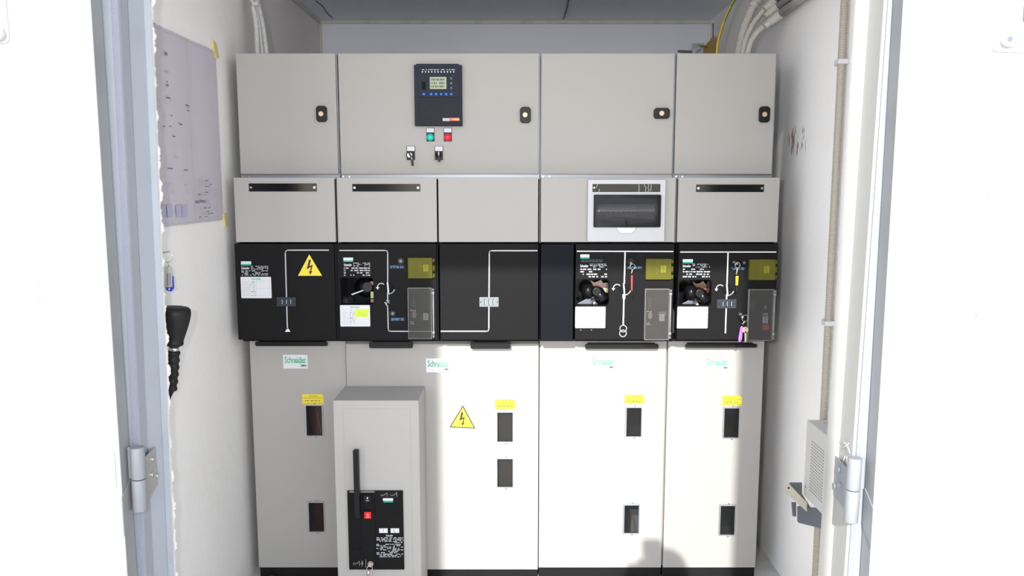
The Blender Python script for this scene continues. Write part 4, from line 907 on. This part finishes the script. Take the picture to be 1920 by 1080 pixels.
m = MB(); m.prism([KP(322, 517), KP(325, 518), KP(326, 540), KP(321, 547), KP(312, 545), KP(309, 539), KP(323, 537)], yk + .0015, yk + .004, 'tag_blue'); x, z = KP(317, 542); m.disc(x, z, yk - .0002, yk + .0014, .003, 'paper_white', 12); m.build('tag_back', kr, .0008, label='deep blue back of the tag')
# hand lamp / horn shaped black tool
lx = -1.004; yl_, _ = WX(331, 577, lx)
def LP(a, b): x, z = W(a, b, yl_); return Vector((x, yl_, z))
hl = thing('inspection_lamp', 'black funnel-headed hand lamp with ribbed grip hanging on the left wall', 'hand lamp', tuple(LP(318, 760)))
m = MB(); prof = [(575.5, .020), (576.5, .036), (580, .041), (588, .0425), (600, .0405), (615, .0355), (632, .0285), (640, .0255), (641, .0270), (646, .0255), (648, .018), (651, .0125)]
top, bot = LP(330.5, 575), LP(321.5, 735)
def ax(py): t = (py - 575) / 160; return top.lerp(bot, t)
m.tube([ax(a) for a, r_ in prof], [r_ for a, r_ in prof], 'rubber', 32); m.build('lamp_head', hl)
m = MB(); m.tube([ax(650), ax(652), ax(656), ax(658)], [.0120, .0142, .0142, .0125], 'steel', 20); m.build('collar', hl, label='nickel collar')
m = MB(); P = []; rs = []
for i in range(49):
    P.append(ax(658 + 74 * i / 48)); rs.append(.0175 + .0016 * math.sin(i / 48 * math.pi * 2 * 5.5) - .003 * (i / 48) ** 3)
m.tube(P, rs, 'rubber', 20); m.build('grip', hl)
m = MB(); m.tube(smooth_path([ax(730), LP(319.5, 742), LP(314, 756), LP(302, 775), LP(294, 800)]), [.010 - .006 * min(1, i / 8) for i in range(33)], 'rubber', 12); m.build('power_cord', hl)
m = MB(); c = LP(312.5, 621); m.disc(c.x, c.z, yl_ - .037, yl_ - .030, .006, 'red_plastic', 12); m.build('lamp_switch', hl, label='red dot')
# conduits above the left box
for i, (a, b, c_, r_) in enumerate((((483, 98), (480, 45), (472, -6), .0105), ((492, 98), (486, 50), (478, -6), .0070), ((500.5, 98), (493, 50), (481, -6), .0105))):
    Yq = .28 + .02 * i; m = MB(); pts = [wpt(a[0], a[1] + 6, Yq), wpt(*b, Yq), wpt(*c_, Yq)]
    x, z = W(c_[0] - 2, -60, Yq); pts.append((max(x, XL + .015), Yq, min(z, ZC - .01))); corr(m, pts, r_, 'conduit_pale', .006)
    tag(m.build('corrugated_conduit'), ('leftmost white corrugated conduit rising from the left upper box', 'thin middle corrugated conduit behind the two rising from the left upper box', 'right-hand white corrugated conduit rising from the left upper box')[i], 'conduit', 'conduits above the left box')
m = MB(); a = wpt(483, 95, .265); m.cyl((a[0], .28, ZLT - .002), (a[0], .28, ZLT + .014), .013, 'white_plastic', 18); tag(m.build('conduit_gland'), 'pale plastic gland under the leftmost left conduit', 'cable gland')
m = MB(); a = wpt(501, 95, .32); m.cyl((a[0], .32, ZLT - .002), (a[0], .32, ZLT + .014), .014, 'white_plastic', 18); tag(m.build('conduit_gland'), 'pale plastic gland under the right-hand left conduit', 'cable gland')
m = MB(); a = wpt(473, 7, .27); b = wpt(492, 7, .33); m.box(a[0] - .004, b[0] + .004, .262, .275, a[2] - .008, a[2] + .006, 'conduit_pale'); m.box(a[0] - .004, a[0] + .002, .262, .345, a[2] - .008, a[2] + .006, 'conduit_pale'); tag(m.build('cable_tie', bevel=.002), 'pale strap round the conduits at the upper left', 'cable tie')

# ================================================================== RIGHT WALL
# corrugated hoses and rigid pipes in the upper right corner
def rwp(px, py, X): y, z = WX(px, py, X); return (X, y, z)
hoses = [([wpt(1384, 106, .42), wpt(1390, 72, .42), wpt(1398, 45, .42), wpt(1411, 14, .42)], .0185, 'widest corrugated grey hose in the upper right corner'),
         ([wpt(1391, 106, .36), wpt(1398, 75, .36), wpt(1412, 45, .36), wpt(1430, 22, .36), wpt(1438, 14, .36)], .0115, 'slender corrugated grey hose curving up to the upper coupling at the right'),
         ([wpt(1400, 106, .32), wpt(1408, 78, .32), wpt(1422, 58, .32), wpt(1438, 46, .32), wpt(1446, 40, .32)], .0125, 'lowest corrugated grey hose curving to the right wall'),
         ([wpt(1396, 106, .40), wpt(1404, 75, .40), wpt(1417, 48, .40), wpt(1434, 30, .40)], .0105, 'corrugated grey hose tucked behind the others at the right')]
for P, r_, lb in hoses:
    m = MB(); corr(m, P, r_, 'conduit', .0065, .14); tag(m.build('corrugated_conduit'), lb, 'conduit', 'grey hoses in the upper right corner')
def coupling(a, b, Y, r_, lb):
    A, B = Vector(wpt(*a, Y)), Vector(wpt(*b, Y)); m = MB(); d = B - A
    m.tube([A, A + d * .3, A + d * .3, A + d * .5, A + d * .5, A + d * .9, A + d * .9, B], [r_ * .8, r_ * .8, r_, r_, r_ * 1.12, r_ * 1.12, r_ * 1.22, r_ * 1.22], 'conduit', 20)
    tag(m.build('pipe_coupling', bevel=.001), lb, 'coupling', 'couplings of the right conduits'); return B
coupling((1433, 17), (1452, 2), .34, .015, 'uppermost grey pipe coupling at the right wall')
coupling((1434, 31), (1456, 14), .33, .015, 'middle grey pipe coupling at the right wall')
coupling((1433, 50), (1462, 28), .30, .0165, 'lowest grey pipe coupling at the right wall')
coupling((1411, 14), (1426, -14), .42, .0245, 'wide grey sleeve over the widest hose')
for (a, b), r_, lb, Yh, Ye in ((((1455, 0), (1500, -42)), .0125, 'uppermost rigid grey pipe', .34, .10), (((1459, 12), (1498, -18)), .0135, 'middle rigid grey pipe', .33, .10), (((1464, 26), (1510, -8)), .0150, 'lowest rigid grey pipe', .30, .05)):
    m = MB(); A = wpt(*a, Yh); B = wpt(*b, Ye); m.tube([A, B, (B[0] + (B[0] - A[0]) * .0, B[1] - .5, B[2])], r_, 'conduit', 18); tag(m.build('rigid_conduit'), lb + ' running forward along the right wall', 'pipe', 'rigid pipes on the right wall')
# earth wire
m = MB(); P = smooth_path([wpt(1343, 106, .55), wpt(1346, 80, .55), wpt(1354, 50, .55), wpt(1366, 20, .55), wpt(1380, -3, .55), wpt(1396, -22, .55)], 10); m.tube(P, .0056, 'wire_yellow', 16, 'wire_green', twist=.30, phase=.12)
tag(m.build('earth_cable'), 'thick yellow and green earth wire curving up at the upper right', 'wire')
# earth clamp
YE = 1.42
ec = thing('earth_clamp', 'galvanised earthing clamp with bolt above the cabinets in the right back corner', 'clamp', wpt(1312, 102, YE))
m = MB(); a = PR(1296, 82, 1319, 102, YE); m.box(a[0], a[1], YE - .012, YE, a[2] - .12, a[3], 'galv'); m.build('clamp_plate', ec, .003)
m = MB(); x, z = W(1306, 93, YE); m.disc(x, z, YE - .032, YE - .012, .017, 'galv', 6); m.disc(x, z, YE - .042, YE - .032, .010, 'steel', 14); m.build('bolt', ec, .001)
m = MB(); a = wpt(1271, 96, YE - .015); b = wpt(1297, 97, YE - .015); n_ = 30; m.tube([Vector(a).lerp(Vector(b), i / n_) for i in range(n_ + 1)], [.0055 if i % 2 else .0072 for i in range(n_ + 1)], 'galv_dark', 10); m.build('cable_lug', ec)
m = MB(); m.prism([W(1319, 88, YE), W(1337, 70, YE), W(1339, 72, YE), W(1338, 102, YE), W(1320, 102, YE)], YE - .01, YE, 'brass_worn'); m.tube([wpt(1308, 86, YE - .015), wpt(1326, 88, YE - .015)], .005, 'brass_worn', 8); m.build('brass_strap', ec, label='tarnished brass strap')
m = MB(); m.prism([W(1333, 71, YE), W(1342, 68, YE), W(1342, 104, YE), W(1333, 104, YE)], YE + .002, YE + .008, 'galv'); m.tube([wpt(1337, 44, YE + .005), wpt(1337, 70, YE + .005)], .0035, 'galv_dark', 8); m.box(W(1341, 80, YE)[0], XR, YE + .002, YE + .03, W(1340, 100, YE)[1], W(1340, 70, YE)[1], 'galv'); m.build('wall_bracket', ec)
# long vertical conduit and trunking on the right wall
XQ = 1.070
m = MB(); yq = WX(1556, 540, XQ)[0]; zbx = .78; corr(m, [(XQ, yq, ZC - .01), (XQ, yq, 1.8), (XQ, yq, 1.2), (XQ, yq, zbx - .02)], .0125, 'conduit_beige', .0085, .18, 12)
tag(m.build('corrugated_conduit'), 'long beige corrugated conduit running down the right wall to the perforated box', 'conduit')
m = MB(); corr(m, [(XQ, yq, .52), (XQ, yq, .3), (XQ, yq, .0)], .0125, 'conduit_beige', .0085, .18, 12)
tag(m.build('corrugated_conduit'), 'short beige corrugated conduit below the perforated box', 'conduit')
m = MB(); yt = yq + .040; m.box(XR - .012, XR, yt - .009, yt + .009, 0, ZC - .01, 'trunking'); tag(m.build('cable_trunking', bevel=.002), 'slim white cable trunking beside the long beige conduit', 'trunking')
for py, lb in ((112, 'upper'), (605, 'lower')):
    z = WX(1556 + (540 - py) * .075, py, XQ)[1]; m = MB(); m.box(XQ - .016, XR, yq - .017, yq + .020, z - .008, z + .008, 'trunking'); m.box(XR - .020, XR, yq + .020, yq + .062, z - .006, z + .006, 'trunking')
    tag(m.build('conduit_clip', bevel=.003), lb + ' white clip fixing the beige conduit and trunking to the right wall', 'clip')
# perforated box
XB = 1.0; (yb, zbt) = WX(1513, 787, XB); zbb = zbt - .265
pb = thing('perforated_box', 'grey perforated metal box on the right wall behind the door frame', 'metal box', (1.045, yb - .13, zbb))
m = MB(); ye = yb - .30; m.box(XB, XR, ye, yb, zbb, zbt, 'box_paint'); m.build('housing', pb, .0025)
m = MB()
for i in range(9):
    for j in range(17):
        y = yb - .055 - i * .0125; z = zbt - .058 - j * .0105; m.cyl((XB - .0004, y, z), (XB + .0005, y, z), .0026, 'inner_dark', 6)
m.build('perforations', pb); m = MB(); m.cyl((XB + .045, yb - .05, zbt), (XB + .045, yb - .05, zbt + .003), .006, 'steel', 12); m.build('screw', pb)
m = MB(); m.cyl((XB - .002, yb - .02, zbb + .035), (XB, yb - .02, zbb + .035), .004, 'steel', 10); m.build('screw', pb)
# galvanised bracket under it
br = thing('steel_bracket', 'galvanised steel bracket sticking out below the perforated box', 'bracket', (.98, yb - .06, zbb - .06))
Yb = yb + .01
def BP(a, b, Y=Yb): x, z = W(a, b, Y); return (x, z)
m = MB(); m.prism([BP(1480, 905), BP(1504, 905), BP(1504, 926), BP(1519, 950), BP(1510, 962), BP(1486, 930)], Yb, Yb + .004, 'galv_dark'); m.build('bracket_web', br, .001)
m = MB(); m.prism([BP(1473, 914, Yb - .03), BP(1474, 909, Yb - .03), BP(1479, 907, Yb - .03), BP(1512, 941, Yb - .03), BP(1512, 959, Yb - .03), BP(1474, 924, Yb - .03)], Yb - .034, Yb - .030, 'sunlit_zinc'); x, z = BP(1478, 914, Yb - .03); m.disc(x, z, Yb - .0345, Yb - .0335, .004, 'inner_dark', 10); m.prism([BP(1512, 941, Yb - .03), BP(1514, 941, Yb - .03), BP(1514, 960, Yb - .03), BP(1512, 960, Yb - .03)], Yb - .034, Yb, 'galv_dark'); m.build('bracket_arm', br, .001, label='bracket arm coloured pale for the sunlight on it')
m = MB(); m.prism([BP(1485, 943), BP(1494, 943), BP(1494, 970), BP(1487, 969)], Yb + .005, Yb + .009, 'galv_dark'); m.prism([BP(1494, 948), BP(1540, 952), BP(1540, 990), BP(1496, 979), BP(1494, 976)], Yb - .006, Yb - .002, 'galv_dark'); m.build('bracket_foot', br, .001)
# rubble on the floor
rd = random.Random(2); m = MB()
for i in range(60):
    x = rd.uniform(XL + .02, XL + .38); y = rd.uniform(-.05, .09); r_ = rd.uniform(.004, .016) * (1.4 if x < XL + .12 else .7)
    m.ball((x, y, r_ * .4), (r_, r_ * rd.uniform(.6, 1), r_ * .6), 'debris', 7, 5)
tag(m.build('rubble'), 'grey crumbs of mortar on the floor below the leftmost cabinet', 'rubble', kind='stuff')

# ================================================================== OUTSIDE, behind the camera: frame added to shape the sun patch, and the photographer
m = MB(); ZPO = -.002
m = MB(); m.box(-1.56, -.987, -4.08, -4.0, ZPO, 4.15, 'shade_frame_grey'); m.box(.185, .345, -4.08, -4.0, ZPO, 4.15, 'shade_frame_grey'); m.box(-.987, .185, -4.08, -4.0, 3.29, 4.15, 'shade_frame_grey')
tag(m.build('shade_frame', bevel=.004), 'unseen grey frame added behind the viewer to shape the sun patch', 'shade_frame')
def skin_mesh(name, parent, chains, mt, levels=1):
    """chains: lists of (point, radius); equal points are shared"""
    vs = []; es = []; rr = []; idx = {}
    for ch in chains:
        prev = None
        for p_, r_ in ch:
            k_ = tuple(round(c, 4) for c in p_)
            if k_ not in idx: idx[k_] = len(vs); vs.append(p_); rr.append(r_)
            if prev is not None: es.append((prev, idx[k_]))
            prev = idx[k_]
    me = bpy.data.meshes.new(name); pw = Vector(parent['_w']); me.from_pydata([tuple(Vector(v) - pw) for v in vs], es, []); me.materials.append(MATS[mt])
    o = bpy.data.objects.new(name, me); col.objects.link(o); o.parent = parent; o['_w'] = parent['_w']
    sk = o.modifiers.new('skin', 'SKIN'); sk.use_smooth_shade = True
    for i, d in enumerate(me.skin_vertices[0].data): d.radius = (rr[i], rr[i]); d.use_root = (i == 0)
    sb = o.modifiers.new('sub', 'SUBSURF'); sb.levels = levels; sb.render_levels = levels
    return o
ph = thing('person', 'person in dark jacket and trousers standing with raised hands holding a camera', 'person', (.04, -3.14, 0))
bx, by = .075, -3.20
arms = []
for s_ in (-1, 1):
    arms.append([((bx, by, 1.36), .11), ((bx + s_ * .17, by, 1.40), .062), ((bx + s_ * .27, by + .04, 1.17), .046), ((bx + s_ * .13 - .06, by + .14, 1.44), .033), ((bx + s_ * .085 - .072, by + .17, 1.49), .026)])
legs = [[((bx, by, .96), .14), ((bx + s_ * .10, by, .88), .095), ((bx + s_ * .12, by + .01, .50), .062), ((bx + s_ * .13, by - .01, .09), .043), ((bx + s_ * .14, by + .10, .035), .035)] for s_ in (-1, 1)]
skin_mesh('clothed_body', ph, [[((bx, by, .96), .14), ((bx, by, 1.14), .13), ((bx, by, 1.36), .11), ((bx, by, 1.47), .055)]] + arms + legs, 'cloth_dark', 2)
hd = MB(); hx, hy, hz = .078, -3.11, 1.60
hd.ball((hx, hy - .01, hz), (.076, .095, .112), 'skin', 24, 16); hd.ball((hx, hy + .082, hz - .02), (.012, .014, .018), 'skin', 10, 6); hd.tube([(hx, hy - .03, hz - .16), (hx, hy - .02, hz - .07)], .052, 'skin', 16)
for s_ in (-1, 1):
    hd.ball((hx + s_ * .078, hy - .01, hz), (.010, .018, .030), 'skin', 10, 6); hd.ball((hx + s_ * .030, hy + .078, hz + .012), (.011, .008, .007), 'paper_white', 10, 6); hd.ball((hx + s_ * .030, hy + .084, hz + .012), (.0045, .004, .0045), 'hair', 8, 6)
hd.ball((hx, hy + .076, hz - .055), (.024, .008, .006), 'tag_red', 10, 6); hd.build('head', ph)
m = MB(); m.ball((hx, hy - .022, hz + .022), (.083, .098, .103), 'hair', 24, 14); m.build('hair', ph)
for s_ in (-1, 1):
    wr = Vector((bx + s_ * .085 - .072, by + .17, 1.49)); pm = Vector((s_ * .066 + .003, by + .195, 1.535)); ch = [[(tuple(wr), .024), (tuple(pm), .024)]]
    for f_ in range(4): b_ = pm + Vector((-s_ * .004, .006, .026 - .017 * f_)); ch.append([(tuple(pm), .024), (tuple(b_ + Vector((-s_ * .004, .020, 0))), .0088), (tuple(b_ + Vector((-s_ * .020, .032 - .002 * f_, 0))), .0082), (tuple(b_ + Vector((-s_ * (.036 - .003 * abs(f_ - 1)), .026, 0))), .0072)])
    ch.append([(tuple(pm), .024), (tuple(pm + Vector((-s_ * .014, -.012, -.016))), .010), (tuple(pm + Vector((-s_ * .034, -.006, -.016))), .008)])
    skin_mesh('hand', ph, ch, 'skin', 1)
cmr = thing('photo_camera', 'black camera held up in front of the standing person', 'camera', (0, -2.995, 1.53))
m = MB(); m.box(-.062, .062, -3.012, -2.985, 1.525, 1.600, 'black_plastic'); m.box(-.022, .022, -3.012, -2.985, 1.600, 1.622, 'black_plastic'); m.build('camera_body', cmr, .006)
m = MB(); m.box(.0, .075, -3.03, -2.97, 1.635, 1.695, 'black_plastic'); m.box(.01, .03, -3.01, -2.99, 1.61, 1.64, 'black_plastic'); m.build('flash_gun', cmr, .003)
m = MB(); m.cyl((0, -2.985, 1.562), (0, -2.962, 1.562), .030, 'black_plastic', 24); m.build('lens', cmr, .001)

for o in bpy.data.objects:
    if '_w' in o: del o['_w']
